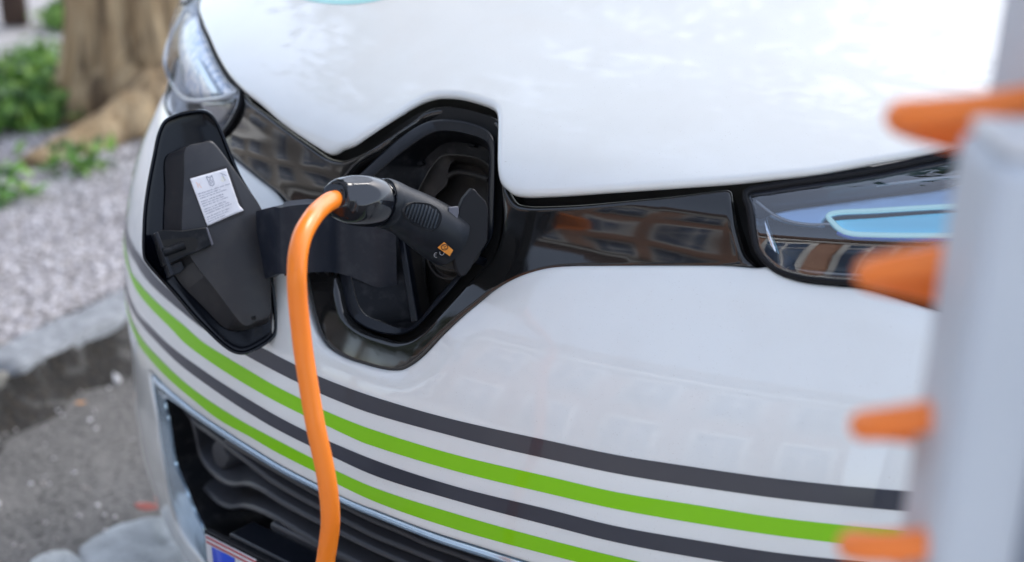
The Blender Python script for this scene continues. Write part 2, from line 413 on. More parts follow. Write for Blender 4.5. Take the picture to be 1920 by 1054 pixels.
# stripes
STR = {
 'd1': ([(237.5, 428), (244, 450), (266.4, 484.6), (300, 527), (350, 568), (420, 614), (489, 651.4), (558.4, 686.7), (592, 703.3), (680, 737.4), (700, 744), (821.4, 779.5), (912.5, 801.4), (1020, 824.5), (1151.8, 852.4), (1300, 875.8), (1451.8, 897), (1620, 914.6), (1720, 922)],
        [(238, 462), (253, 491.5), (275.5, 525.6), (300.6, 550.7), (332.5, 578), (395, 627), (460.5, 666.2), (565.2, 720.8), (597.8, 736.8), (680, 769.8), (700, 776.5), (821.4, 810.5), (912.5, 834.2), (1020, 859), (1151.8, 887.3), (1310, 913.4), (1451.8, 933.5), (1620, 951.7), (1720, 960)]),
 'g1': ([(238, 480), (243.7, 505), (262, 532.5), (298.3, 571.2), (343.8, 610), (378, 640), (428, 671.9), (470, 697), (508.3, 719.7), (569.8, 751), (602.8, 767.5), (680, 799.4), (700, 806.3), (851.8, 852.4), (1020, 891.9), (1151.8, 922.2), (1310, 948), (1451.8, 970.2), (1588, 985.4), (1700, 995)],
        [(240, 505), (252.8, 539.3), (284.6, 580.3), (321, 616.7), (342.7, 640), (394, 678.7), (470, 726.5), (508.3, 748), (574.3, 781), (609.6, 797), (680, 829.7), (700, 836.6), (851.8, 882.8), (1020, 923.7), (1151.8, 954), (1310, 982), (1451.8, 1003.6), (1567, 1017.8), (1700, 1031)]),
 'd2': ([(244, 560), (257.3, 587), (281, 612), (309, 640), (346, 670), (366.6, 684.5), (470, 751.6), (508.3, 774.3), (581.2, 812), (617.6, 827.8), (700, 862), (851.8, 911.6), (1020, 953.2), (1151.8, 986), (1310, 1014), (1451.8, 1036), (1600, 1052), (1700, 1062)],
        [(248, 584), (256, 597), (271, 616.7), (292.6, 640), (339.3, 685.5), (389.4, 723), (470, 776.6), (508.3, 799.4), (586.9, 839.2), (623.3, 856.3), (700, 891), (851.8, 938), (1020, 983), (1151.8, 1016.3), (1320, 1048), (1451, 1068), (1600, 1084), (1700, 1094)]),
 'g2': ([(250, 608), (257.3, 622), (271, 642), (298.3, 671.9), (366.6, 733.4), (470, 799.4), (508.3, 819.9), (592.5, 863), (630.8, 883), (700, 914), (851.8, 963), (1020, 1010), (1194, 1052.8), (1320, 1079), (1451, 1101), (1600, 1118), (1700, 1127)],
        [(254, 632), (262, 649), (275.5, 667), (289.2, 683.3), (353, 742.5), (412, 788), (470, 820), (508.3, 842.6), (599, 889), (634.2, 908.5), (700, 939.5), (851.8, 992), (1000, 1033), (1194, 1080), (1320, 1107), (1451, 1129), (1600, 1146), (1700, 1155)])}
for k, lab in (('d1', 'topmost dark grey stripe'), ('g1', 'upper bright green stripe'), ('d2', 'lower dark grey stripe'), ('g2', 'lowest bright green stripe')):
    u, l = STR[k]; o = -.0006
    U2, L2 = xz(u, o), xz(l, o)
    # carry on round both corners as the mirror image of the other side
    z0u, z0l = U2[0][1], L2[0][1]
    dzu, dzl = U2[-1][1], L2[-1][1]
    ul = [(-.86, z0u+.02), (-.78, z0u+.012)] if U2[0][0] > -.75 else []
    ll = [(-.78, z0l+.012), (-.86, z0l+.02)] if L2[0][0] > -.75 else []
    ur = [(.70, dzu+.006), (.80, dzu+.012), (.86, dzu+.018)]; lr = [(.86, dzl+.018), (.80, dzl+.012), (.70, dzl+.006)]
    st = decal('stripe', ul+U2+ur+lr+L2[::-1]+ll, GREEN if k[0] == 'g' else DARKV, bumper, o, grid=.012)
    st['label'] = lab

# chrome surround of the intake: an outer and an inner traced edge, lofted with a rounded section
co_px = [(374, 1048), (350, 1019), (330, 985), (316, 939), (304.6, 871), (295.5, 814), (290, 770), (283, 728), (281, 704), (300, 718), (321, 735.6), (366.6, 772), (415, 805), (470, 840), (528, 875.5), (603, 914), (700, 958.6), (821, 1007), (967, 1054)]
ci_px = [(396, 1044), (380, 994), (364, 962), (346, 916), (328, 871), (318, 814), (313, 784), (309, 766), (307, 752), (313, 748), (330, 758), (366.6, 785), (415, 817), (470, 851.5), (528, 887), (603, 925), (700, 969.5), (821, 1018), (967, 1065)]
w_in = np.array([.007]*11+[.008]*8)
Oh = hit(co_px, .004); Ih = np.array([hit([q], o)[0] for q, o in zip(ci_px, w_in)])
Oh = np.array([p for p in Oh if p[0] < -.012]); Ih = Ih[:len(Oh)]
def full_loop(H, dz):
    b0, b1 = H[0]+np.array([.05, 0, -.022]), H[0]+np.array([.13, 0, -.034])
    xb = np.array([[p[0]] for p in (b0, b1)]); 
    for p in (b0, b1): p[1] = Cx(p[0], p[2])+U_(p[2])+dz
    mid = [np.array([-.14, Cx(.14, b1[2])+U_(b1[2])+dz, b1[2]])]
    top = np.array([0, H[-1][1]-.0006, H[-1][2]-.0012])
    mirr = [np.array([-p[0], p[1], p[2]]) for p in H][::-1]
    pts = mid+[b1, b0]+list(H)+[top]+mirr+[b0*np.array([-1, 1, 1]), b1*np.array([-1, 1, 1]), mid[0]*np.array([-1, 1, 1])]
    res = []
    for a in range(len(pts)):       # fixed number of steps a segment so that both edges correspond
        n = len(pts); P_ = [pts[(a+k) % n] for k in (-1, 0, 1, 2)]
        for k in range(10):
            t = k/10; d0, d1, d2 = [max(np.linalg.norm(P_[m+1]-P_[m]), 1e-6)**.5 for m in range(3)]
            t1 = ((P_[1]-P_[0])/d0-(P_[2]-P_[0])/(d0+d1)+(P_[2]-P_[1])/d1)*d1; t2 = ((P_[2]-P_[1])/d1-(P_[3]-P_[1])/(d1+d2)+(P_[3]-P_[2])/d2)*d1
            res.append((2*t**3-3*t**2+1)*P_[1]+(t**3-2*t**2+t)*t1+(-2*t**3+3*t**2)*P_[2]+(t**3-t**2)*t2)
    return np.array(res)
OL = full_loop(Oh, .004); IL = full_loop(Ih+0, .008); IL[:, 2] += 0
lowb = OL[:, 2] < Oh[0][2]-.002; IL[lowb, 2] += .0
wd = np.linalg.norm(OL-IL, axis=1); ga = grad((OL+IL)/2); ga /= np.linalg.norm(ga, axis=1)[:, None]
tl = np.roll(OL, -3, 0)-np.roll(OL, 3, 0); tl /= np.linalg.norm(tl, axis=1)[:, None]+1e-9
nb = np.cross(IL-OL, tl); nb /= np.linalg.norm(nb, axis=1)[:, None]+1e-9; nb *= -np.sign((nb*ga).sum(1))[:, None]
sec = [OL+ga*.012, OL]
for t in (.12, .3, .5, .7, .88): sec.append(OL*(1-t)+IL*t+nb*(np.sin(math.pi*t)*np.minimum(.5*wd, .0028+.0*wd))[:, None])
sec += [IL, IL+ga*.004]
CHROME2 = mat('trim_chrome', (.60, .80, 1.), .16, .8, coat=.6)
loft('chrome_trim', sec, CHROME2, car, cap=False)
# dark intake bowl
def shrink3(L, d, zd, dy):
    c = np.array([0, 0, (L[:, 2].max()+L[:, 2].min())/2]); B = L.copy(); B[:, 0] *= 1-d/np.abs(B[:, 0]).max(); B[:, 2] = c[2]+(B[:, 2]-c[2])*(1-zd/np.abs(B[:, 2]-c[2]).max()); B[:, 1] += dy; return B
bowl = [IL+ga*.003-nb*.0005, IL+ga*.016, shrink3(IL, .012, .006, .035), shrink3(IL, .035, .012, .062), shrink3(IL, .065, .016, .085), shrink3(IL, .09, .02, .10)]
gb = loft('intake_bowl', bowl, MATTE, car)

# wavy slats of the intake, each a blade running back from its traced front edge
SLATS = [
 [(420, 827), (460, 852), (517, 886), (562.5, 912), (603, 935), (637.6, 950), (700, 980), (821, 1030), (900, 1058), (1000, 1090)],
 [(338, 762), (364, 795), (386.6, 812), (412, 831), (432, 847), (460, 868), (505.5, 903), (550, 930), (605.7, 959.7), (637.6, 976), (700, 1008), (760, 1034), (821, 1058), (900, 1086)],
 [(350, 768), (360, 800), (366, 825), (373, 855), (386.6, 877.7), (414, 902.8), (432, 909.6), (461.7, 909.6), (490, 922), (528, 946), (570, 969), (605.7, 987), (637.6, 1003), (700, 1034), (760, 1062), (821, 1086)],
 [(328, 755), (336, 790), (341, 814), (350, 859.5), (363.8, 893.7), (386.6, 923), (409, 944), (427.6, 951.8), (455, 950.6), (490, 962), (528, 982.5), (574, 1010), (601, 1025.7), (637.6, 1044), (700, 1074), (760, 1100)]]
SLAT = mat('slat_plastic', (.034, .036, .043), .38, bump=[(1500, .08, .0003, 2)])
for si, S in enumerate(SLATS):
    front = catmull(hit(S, .030), False, .006)
    # past the middle of the car the slat is the mirror image of itself
    L = [p for p in front if p[0] < 0]; R = [np.array([-p[0], p[1], p[2]]) for p in L][::-1]
    front = np.array(L+R)
    k = len(front); ins = np.array([0, 1, 0.]); hs = .07 if si < 3 else .075
    gx, gz = base_of(front, .03)
    b1 = front+np.array([0, .006, .0035]); b2 = front+np.array([0, .03, .012]); b3 = front+np.array([0, hs, .022])
    f0 = front+np.array([0, .0005, -.0015]); f1 = front+np.array([0, .004, -.0045]); f2 = front+np.array([0, .03, -.0035]); f3 = front+np.array([0, hs, .0])
    T = np.gradient(front, axis=0)
    V = np.concatenate([b3, b2, b1, front, f0, f1, f2, f3]); F = []
    for a in range(7):
        for i in range(k-1): F.append((a*k+i, a*k+i+1, (a+1)*k+i+1, (a+1)*k+i))
    F.append(tuple(a*k for a in range(8))); F.append(tuple(a*k+k-1 for a in range(8))[::-1])
    mesh_obj('slat', V, F, SLAT, gb)
# round sensor cap behind the slats
c0 = hit([(424, 850)], .055)[0]; nrm0 = np.array([-.2, -.95, .15]); nrm0 /= np.linalg.norm(nrm0)
a1 = np.cross(nrm0, [0, 0, 1]); a1 /= np.linalg.norm(a1); a2 = np.cross(a1, nrm0)
lp = [np.array([c0+nrm0*d+a1*math.cos(t)*r_+a2*math.sin(t)*r_*.8 for t in np.linspace(0, 2*math.pi, 32, endpoint=False)]) for d, r_ in ((-.03, .026), (.006, .024), (.010, .021), (.011, .010))]
loft('sensor_cap', lp, SLAT, gb)

# backing so that no light shows through the joints
bk = [(-.84, .70), (-.84, .78), (-.70, .84), (-.5, .86), (-.3, .86), (0, .90), (.3, .86), (.5, .86), (.70, .84), (.84, .78), (.84, .70), (.80, .5), (.5, .47), (0, .45), (-.5, .47), (-.80, .5)]
hole_c = xz([(800+(x-800)*1.05, 430+(y-430)*1.05) for x, y in [(679, 322.8), (727.3, 277), (771, 244), (803.7, 227.8), (832, 224), (869, 227.8), (902, 237.7), (919, 249), (927, 266), (928.5, 300), (926, 398.7), (922.5, 442), (911, 464), (878.8, 503), (851.7, 537.5), (816, 577), (785, 611), (764, 624), (741, 628), (714, 625), (685, 614.6), (664, 600), (649.6, 579), (639, 529), (620, 440), (622, 400), (640, 362)]], .034)
panel('front_carrier', bk, .034, BACK, car, r=0, thick=.01, grid=.03, holes=[hole_c], step=.02)

# ------------------------------------------------------------------ charging recess
P0 = hit([(800, 440)], 0)[0]; n0 = np.array([0, -.876, .482]); n0 /= np.linalg.norm(n0)
def rp(pts, depth):
    pts = np.asarray(pts, float); dd = np.asarray(depth, float)
    if dd.ndim == 0: return at_plane(pts[:, 0], pts[:, 1], P0-n0*float(dd), n0)
    return np.array([at_plane(p[0], p[1], P0-n0*d, n0) for p, d in zip(pts, dd)])
NR = 200
def rl(pts, d): return resample(catmull(rp(pts, d), True, .003), NR)
L2O = [(679, 322.8), (727.3, 277), (771, 244), (803.7, 227.8), (832, 224), (869, 227.8), (902, 237.7), (919, 249), (927, 266), (928.5, 300), (926, 398.7), (922.5, 442), (911, 464), (890, 490), (878.8, 503), (851.7, 537.5), (816, 577), (785, 611), (764, 624), (741, 628), (714, 625), (685, 614.6), (664, 600), (649.6, 579), (643, 552), (639, 529), (628, 490), (620, 440), (622, 400), (640, 362)]
L2I = [(703, 327), (749, 288), (792.8, 257), (819, 245.8), (847.4, 245.3), (880, 251.8), (906, 261), (916.5, 271), (919.5, 290), (917.5, 366), (917, 430), (912, 455), (895, 478), (872.5, 500), (845, 532), (818, 562.5), (793, 595), (778, 610), (762, 617), (739, 613.5), (710, 602), (685, 591.7), (672.5, 575), (666, 556), (662, 539), (650, 490), (640, 440), (645, 400), (670, 358)]
L2O_in = [(p[0]*.985+800*.015, p[1]*.985+430*.015) for p in L2O]
D_ = [(780, 349), (793, 305), (815, 281), (832, 270), (849.5, 266), (880, 270), (905, 275), (921, 290), (926, 340), (925, 400), (919, 440), (905, 470), (870, 520), (830, 560), (800, 594), (783, 602), (771, 575), (758, 500), (750, 440), (757, 385)]
E_ = [(786, 352), (808, 312), (824, 294), (834, 289), (850, 288), (880, 291), (903, 298), (919, 312), (924, 350), (923, 400), (916, 440), (900, 470), (868, 515), (832, 552), (804, 583), (793, 588), (784, 565), (774, 500), (765, 440), (768, 390)]
F_ = [(838, 345), (841, 318), (846, 306), (853, 302), (865, 302), (885, 306), (903, 312), (916, 324), (921, 360), (919, 400), (912, 440), (896, 465), (866, 505), (836, 540), (812, 566), (803, 570), (800, 550), (797, 480), (800, 420), (815, 370)]
A0 = rl(L2O, .030); A = rl(L2O, .013); A1 = align(A, rl(L2O_in, .0115)); B = align(A, rl([(p[0]*.85+q[0]*.15, p[1]*.85+q[1]*.15) for p, q in zip(L2I, L2I[1:]+L2I[:1])], .0125))
B = align(A, rl(L2I, .0135)); B2 = align(A, rl([(p[0]*.99+800*.01, p[1]*.99+430*.01) for p in L2I], .017))
ring = loft('recess_rim', [align(A, A0), A, A1, B, B2, align(A, rl([(p[0]*.98+800*.02, p[1]*.98+430*.02) for p in L2I], .03))], HINGE, car, cap=False)
Dl = align(A, rl(D_, .052)); El = align(A, rl(E_, .056)); 
well = loft('charging_recess', [align(A, rl([(p[0]*.992+800*.008, p[1]*.992+430*.008) for p in L2I], .016)), Dl, El, align(A, rl([(p[0]*.98+845*.02, p[1]*.98+440*.02) for p in E_], .072))], MATTE, car, cap=False)
e2 = rl([(p[0]*.98+845*.02, p[1]*.98+440*.02) for p in E_], .066); f2 = align(e2, rl(F_, .074)); f3 = align(e2, rl([(p[0]*.96+855*.04, p[1]*.96+430*.04) for p in F_], .095))
loft('inner_step', [e2, f2, f3], MATTE2, well)
# black groove between gloss frame and rim
g0 = rl([(p[0], p[1]) for p in GROOVE], .028); g1 = align(g0, rl(L2O, .030))
loft('seal', [align(g0, rl([(800+(p[0]-800)*1.04, 430+(p[1]-430)*1.04) for p in GROOVE], .027)), g0, g1], BACK, car, cap=False)
# ridge under the upper lip of the recess
rdg = catmull(rp([(841, 331), (850, 325), (862, 323.5), (880, 326), (900, 331), (917, 337)], .070), False, .003)
tube('ridge', rdg, .0035, MATTE2, well, seg=10)
# upright rib left of the socket
def prism(name, quad, d0, d1, m, parent, bev=.0015):
    a = rp(quad, d0); b = a-n0*(d1-d0); return slab(name, a, n0, d1-d0, m, parent, bev)
prism('rib', [(744, 436), (754, 434), (783, 602), (770, 606)], .032, .062, HINGE, well)
prism('rib', [(757, 446), (764, 446), (789, 590), (783, 594)], .040, .062, MATTE2, well)
# small lug and clips
prism('lug', [(885, 488), (896, 478), (897, 484), (889, 494)], .012, .03, HINGE, well, .001)
prism('lug', [(917, 268), (926, 268), (926, 276), (918, 276)], .012, .02, HINGE, well, .001) if False else None
for q in ([(780, 305), (790, 300), (792, 306), (783, 311)], [(876, 268), (890, 270), (889, 275), (876, 273)]):
    prism('clip', q, .046, .052, MATTE, well, .0006)
# socket: stepped collar round the inlet
ax = -n0; sc0 = at_plane(np.array(853.), np.array(462.), P0-n0*.060, n0)
e1 = np.cross(ax, [0, 0, 1]); e1 /= np.linalg.norm(e1); e2_ = np.cross(e1, ax)
def circ(c, r_, n=64): return np.array([c+e1*math.cos(t)*r_+e2_*math.sin(t)*r_ for t in np.linspace(0, 2*math.pi, n, endpoint=False)])
sock = loft('socket_collar', [circ(sc0+n0*d, r_) for d, r_ in ((-.03, .040), (0, .040), (.003, .039), (.003, .037), (-.003, .036), (-.003, .033), (.006, .032), (.009, .030), (.009, .026), (-.02, .025))], MATTE2, car, cap=True)
# socket cover flap swung aside
fn = np.array([.84, -.46, .22]); fn /= np.linalg.norm(fn)
fpx = [(886, 353), (893, 357), (896, 362), (911, 377), (916, 392), (915, 452), (905, 468), (889, 492), (884, 503), (873, 517), (864, 519), (857, 508), (852, 490), (849, 468), (850, 440), (856, 410), (862, 390), (869, 373), (878, 362)]
FP = rp([(858, 450)], -.052)[0]
flap = slab('socket_flap', np.array([at_plane(np.array(float(x)), np.array(float(y)), FP, fn) for x, y in fpx]), fn, .010, RUBBER, car, .0015)
tabc = at_plane(np.array(848.), np.array(402.), FP+fn*.003, fn)
GREYP = mat('grey_plastic', (.11, .11, .13), .5)
slab('flap_tab', np.array([at_plane(np.array(float(x)), np.array(float(y)), FP+fn*.004, fn) for x, y in [(843, 389), (860, 387), (861, 398), (856, 420), (848, 424), (836, 412)]]), fn, .006, GREYP, flap, .001)

# ------------------------------------------------------------------ open flap with goose-neck hinge arm
phi = math.radians(113); dn = np.array([math.sin(phi), math.cos(phi), .0]); dn = np.array([dn[0], dn[1], .42]); dn /= np.linalg.norm(dn)   # inner face of the flap
DP = hit([(500, 470)], 0)[0]+np.array([.0, -.080, .016])
def dp(pts, h=0.):
    pts = np.asarray(pts, float); return at_plane(pts[:, 0], pts[:, 1], DP+dn*h, dn)
DOOR = [(286, 290), (295, 249), (307, 225.6), (328, 213.7), (356.8, 206.8), (383, 205.4), (397, 212.5), (409, 228), (416, 242), (450, 325), (489, 395), (503, 460), (515, 541), (520, 592.6), (520, 622), (511.4, 637), (486.7, 654), (459.6, 665.4), (442, 664), (422.6, 654), (368.4, 602.5), (324, 550.7), (279.6, 501), (268.5, 484), (266, 462), (266.6, 430), (268, 400), (274, 353)]
def scl(L, d):
    """inset a pixel loop by d pixels"""
    A = np.array(L); t = np.roll(A, -1, 0)-np.roll(A, 1, 0); t /= np.linalg.norm(t, axis=1)[:, None]
    return A+np.stack([-t[:, 1], t[:, 0]], 1)*d
ND = 200
def dl(px_loop, h): return resample(catmull(dp(px_loop, h), True, .004), ND)
dd = [dl(scl(DOOR, 12), -.018), dl(scl(DOOR, 3), -.014), dl(DOOR, -.012), dl(DOOR, .0015), dl(scl(DOOR, 1.2), .003), dl(scl(DOOR, 4.5), .003), dl(scl(DOOR, 6), .0015), dl(scl(DOOR, 8), -.006), dl(scl(DOOR, 16), -.0075)]
dd = [dd[0]]+[x for x in dd[1:]]
for i in range(1, len(dd)): dd[i] = align(dd[i-1], dd[i])
DGL = mat('flap_gloss', (.002, .003, .006), .14, spec=.25, coat=.05, coat_r=.06, var=[(40, (.014, .014, .016), .6, .8, 6)])
door = loft('charge_flap', dd, DGL, car, cap=True, capstart=True)
INN = [(349.6, 276.6), (380, 268), (392, 264.7), (398, 266.5), (450, 334.7), (489, 392), (505, 440), (507, 548), (506, 588), (501.5, 594), (480, 603), (462, 611), (454.7, 608), (405, 545), (358.5, 484), (344, 455), (341, 440), (345, 332)]
BASE = [(314, 291), (345, 281), (385, 274), (402, 276), (450, 342), (489, 398), (506, 445), (508, 552), (507, 596), (503, 604), (478, 614), (450, 620), (426, 617), (376, 570), (331, 521), (314, 480), (308, 440), (310, 360)]
h0, h1 = -.007, .016
ip = [dl(BASE, h0-.002), dl(BASE, h0+.002)]+[dl(scl(INN, -1.2), h1-.002), dl(INN, h1), dl(scl(INN, 2.0), h1+.0006)]
for i in range(1, len(ip)): ip[i] = align(ip[i-1], ip[i])
FLP = mat('flap_plastic', (.030, .030, .033), .40, spec=.4, var=[(30, (.050, .047, .046), .48, .8, 5)], bump=[(1600, .2, .0004, 2)])
inner = loft('inner_panel', ip, FLP, door)
def dslab(name, px_, h, th, m, parent, bev=.0012): return slab(name, dp(px_, h), dn, th, m, parent, bev)
# small drain hole
dslab('drain_hole', [(471, 594), (479, 592), (480, 599), (473, 601)], h1+.0012, .001, BACK, inner, 0)
# dark patch painted as the shadow round the sticker
dslab('sticker_shadow', [(353, 333), (424, 310), (430, 316), (459, 395), (457, 402), (391, 428), (388, 424)], h1+.0009, .0012, mat('sticker_shadow_grey', (.022, .020, .022), .6), inner, 0)
# sticker, slightly curled at its lower right corner
hs = h1+.0026
c00, c10, c11, c01 = dp([(356, 335.3)], hs)[0], dp([(424.5, 316)], hs)[0], dp([(452, 396)], hs)[0], dp([(389, 424)], hs)[0]
PAPER = mat('sticker_paper', (.74, .73, .75), .5, var=[(120, (.66, .64, .66), .5, .8, 4)])
def st_pt(u, v, lift=0.):
    p = (c00*(1-u)+c10*u)*(1-v)+(c01*(1-u)+c11*u)*v
    c = max(0., (u-.72)/.28)*max(0., (v-.84)/.16)
    return p+dn*(.004*c*c+lift)+(c10-c00)*.05*c
V = []; F = []; nu, nv = 24, 24
for j in range(nv+1):
    for i in range(nu+1): V.append(st_pt(i/nu, j/nv))
for j in range(nv):
    for i in range(nu): a = j*(nu+1)+i; F.append((a, a+1, a+nu+2, a+nu+1))
stk = mesh_obj('sticker', V, F, PAPER, inner)
if np.dot(np.array(stk.data.polygons[0].normal), dn) < 0: stk.data.flip_normals()
sm = stk.modifiers.new('t', 'SOLIDIFY'); sm.thickness = .0003; sm.offset = -1
INK = mat('print_ink', (.16, .17, .24), .6); INKL = mat('print_orange', (.85, .45, .25), .6); INKY = mat('print_yellow', (.75, .70, .35), .6)
def ink(name, segs, wd, m):
    V = []; F = []
    for (u0, v0, u1, v1) in segs:
        n = max(1, int(abs(u1-u0)*12)); du, dv = (u1-u0), (v1-v0); L = math.hypot(du, dv*1.3)
        ox, oy = -dv/L*wd*.5*1.2, du/L*wd*.5
        for i in range(n):
            a, b = i/n, (i+1)/n; k = len(V)
            for (t, s) in ((a, -1), (b, -1), (b, 1), (a, 1)):
                V.append(st_pt(u0+du*t+ox*s, v0+dv*t+oy*s, .0003))
            F.append((k, k+1, k+2, k+3))
    o = mesh_obj(name, V, F, m, stk, False)
    if np.dot(np.array(o.data.polygons[0].normal), dn) < 0: o.data.flip_normals()
    return o
rnd = random.Random(4)
lines = []
TXT = [["Attention", "lire", "la", "notice", "avant", "charge."], ["Ne", "pas", "ouvrir", "le", "volet", "en"], ["roulant", "ni", "sous", "la", "pluie", "forte."], None,
       ["Caution:", "read", "the", "handbook"], ["before", "use.", "Keep", "the", "cover"], ["closed", "when", "the", "car", "is", "moving."], None,
       ["Achtung:", "vor", "dem", "Laden", "die"], ["Anleitung", "lesen.", "Klappe", "immer"], ["geschlossen", "halten", "und", "trocken."], None,
       ["Leer", "el", "manual", "de", "uso", "antes"], ["de", "cargar.", "Cerrar", "la", "tapa"], ["despues", "de", "la", "carga."]]
# the photograph shows only illegible rows of small print: letter-sized dabs in word groups
v = .345; rows = []
for T in TXT:
    if T is None: v += .022; continue
    u = .07
    for wd_ in T:
        for ch in wd_:
            if u > .95: break
            rows.append((u, v, u+.013, v)); 
            if ch in 'bdfhkltAKCLN': rows.append((u+.002, v-.012, u+.002, v+.004))
            u += .0245
        u += .022
    v += .0475
ink('small_print', rows, .016, INK)
pic = [(.42, .05, .44, .24), (.44, .24, .50, .27), (.50, .27, .56, .24), (.56, .24, .57, .06), (.57, .06, .50, .09), (.50, .09, .42, .05), (.50, .10, .50, .16), (.47, .13, .47, .20), (.52, .15, .53, .21), (.47, .20, .50, .22)]
ink('manual_symbol', pic, .014, INK)
ink('plug_symbol', [(.12, .10, .14, .16), (.14, .16, .12, .22), (.18, .14, .20, .24)], .014, INKL)
ink('lead_symbol', [(.80, .06, .94, .15), (.84, .10, .86, .26)], .010, INK); ink('lead_symbol', [(.80, .14, .88, .24), (.76, .2, .82, .26)], .012, INKY)

# latch receiver on the free edge of the flap
hL = h1+.012
latch = dslab('latch_housing', [(291, 437), (303, 431), (342, 432), (386, 426), (390, 429), (400, 459), (385, 466), (344, 483), (312, 499), (308, 498)], hL, .020, MATTE, door, .0015)
dslab('latch_slot', [(300, 462), (306, 450), (330, 447), (362, 444), (371, 449), (371, 462), (365, 469), (340, 478), (315, 488)], hL+.0008, .0012, BACK, latch, 0)
cyl = dp([(306, 474), (345, 460)], hL-.001)
tube('latch_pin', np.array([cyl[0]+(cyl[1]-cyl[0])*t for t in np.linspace(0, 1, 6)]), .0055, MATTE, latch, seg=16)
dslab('latch_rib', [(290, 437), (296, 434), (328, 515), (320, 519)], hL+.001, .022, HINGE, latch, .001)
dslab('latch_rib', [(386, 426), (390, 427), (401, 458), (397, 461)], hL+.0015, .006, GREYP, latch, .0008)
dslab('latch_foot', [(312, 500), (340, 488), (346, 503), (338, 512), (322, 518)], h1-.004, .012, HINGE, latch, .001)

# hinge arm: curved box section from the flap into the recess
ya = dp([(486, 460)], .018)[0][1]-P0[1]; print('arm start', ya)
def ym(f): return ya-.014+(-.024-(ya-.014))*f
cols = [(479.5, 396.4, 527, ya+.004), (490, 393, 522.5, ya-.004), (513, 387.5, 512.5, ya-.014), (523.5, 389.5, 512, ya-.014), (545, 386, 511, ym(.16)), (581, 383, 509.5, ym(.42)), (612, 383, 509, ym(.72)), (640, 384, 514, ym(1)), (670, 390, 525, -.017), (705, 402, 538, -.006), (742, 424, 534, .010)]
def interp_cols(n):
    A = np.array(cols); s = np.concatenate([[0], np.cumsum(np.abs(np.diff(A[:, 0])))]); out_ = []
    C = catmull(A[2:]*np.array([.001, .001, .001, 1]), False, .008)*np.array([1000, 1000, 1000, 1])
    return [tuple(c) for c in A[:2]]+[tuple(c) for c in C]
cs = interp_cols(30)
yb = P0[1]
tops = np.array([at_plane(np.array(c[0]), np.array(c[1]), (0, yb+c[3], 0), (0, 1, 0)) for c in cs]); 
bots = np.array([at_plane(np.array(c[0]+0.), np.array(c[2]), (0, yb+c[3], 0), (0, 1, 0)) for c in cs])
bots[:, 0] = tops[:, 0]*.5+bots[:, 0]*.5
T = np.gradient((tops+bots)/2, axis=0); T[:, 2] = 0; T /= np.linalg.norm(T, axis=1)[:, None]
inw = np.stack([-T[:, 1], T[:, 0], 0*T[:, 0]], 1); inw *= np.sign(inw[:, 1:2])
th = .020
V = np.concatenate([tops, bots, bots+inw*th+np.array([0, 0, .002]), tops+inw*th]); k = len(cs); F = []
for a in range(4):
    b = (a+1) % 4
    for i in range(k-1): F.append((a*k+i, b*k+i, b*k+i+1, a*k+i+1))
F.append((0, 3*k, 2*k, k)); F.append((k-1, 2*k-1, 3*k-1, 4*k-1))
ARM = mat('arm_plastic', (.011, .015, .025), .38, spec=.4, var=[(60, (.03, .034, .044), .5, .8, 6)], bump=[(1500, .10, .0004, 2)])
arm = mesh_obj('hinge_arm', V, F, ARM, door); sharp(arm, 28); bevel(arm, .0012, 2, 28)
# ribs under the arm
for i in range(5, k-4, 3):
    q = bots[i]+inw[i]*.010+np.array([0, 0, -.0015]); box('arm_rib', q, (.0025, .015, .004), MATTE, arm, rot=np.array([T[i], inw[i], [0, 0, 1]]).T, bev=0)
# ------------------------------------------------------------------ headlamps
def thin_glass(name, tint=(1, 1, 1), boost=1.0):
    m = bpy.data.materials.new(name); m.use_nodes = True; N = m.node_tree; N.nodes.clear()
    o = N.nodes.new('ShaderNodeOutputMaterial'); mx = N.nodes.new('ShaderNodeMixShader'); t = N.nodes.new('ShaderNodeBsdfTransparent'); g = N.nodes.new('ShaderNodeBsdfGlossy')
    f = N.nodes.new('ShaderNodeFresnel'); f.inputs[0].default_value = 1.6; g.inputs['Roughness'].default_value = .01; t.inputs[0].default_value = (*tint, 1)
    mm = N.nodes.new('ShaderNodeMath'); mm.operation = 'MULTIPLY'; mm.inputs[1].default_value = boost; mm.use_clamp = True
    N.links.new(f.outputs[0], mm.inputs[0]); N.links.new(mm.outputs[0], mx.inputs[0]); N.links.new(t.outputs[0], mx.inputs[1]); N.links.new(g.outputs[0], mx.inputs[2]); N.links.new(mx.outputs[0], o.inputs[0])
    return m
LENS = thin_glass('lens_glass', (.94, .97, 1), 3.0); LENSL = thin_glass('lens_glass_clear', (.97, .98, 1), .28)
REFL = mat('lamp_reflector', (.92, .93, .92), .2, .15, var=[(30, (.55, .62, .72), .4, .7, 3)], bump=[(60, .35, .004, 2)])
BEZ = mat('lamp_bezel', (.03, .033, .042), .18, coat=.8)
LIP = mat('bright_lip', (.55, .57, .60), .25, .3)
LAMP_R = [(1396.5, 358), (1404.5, 389), (1409, 431), (1417, 466.5), (1433.5, 489), (1459, 508), (1501, 521), (1566, 528), (1614, 532.6)]
LAMP_RT = [(1850, 268), (1790, 284), (1727, 297), (1640, 315), (1533, 332), (1450, 345)]
hl = [p for p in mir(hoodxz[:5])]
wr = [(.70, .735), (.78, .748), (.845, .775), (.86, .82), (.845, .865), (.80, .885), (.755, .885)]
outR = xz(LAMP_R, .004)+wr+[(x+.004, z-.006) for x, z in hl if x > .66 and z < .88][::-1]+xz(LAMP_RT, .004)
LAMP_L = [(449, 174), (446, 196), (434, 222), (416, 246), (395, 257), (372, 257), (346, 247), (325, 225), (310, 190), (304, 160)]
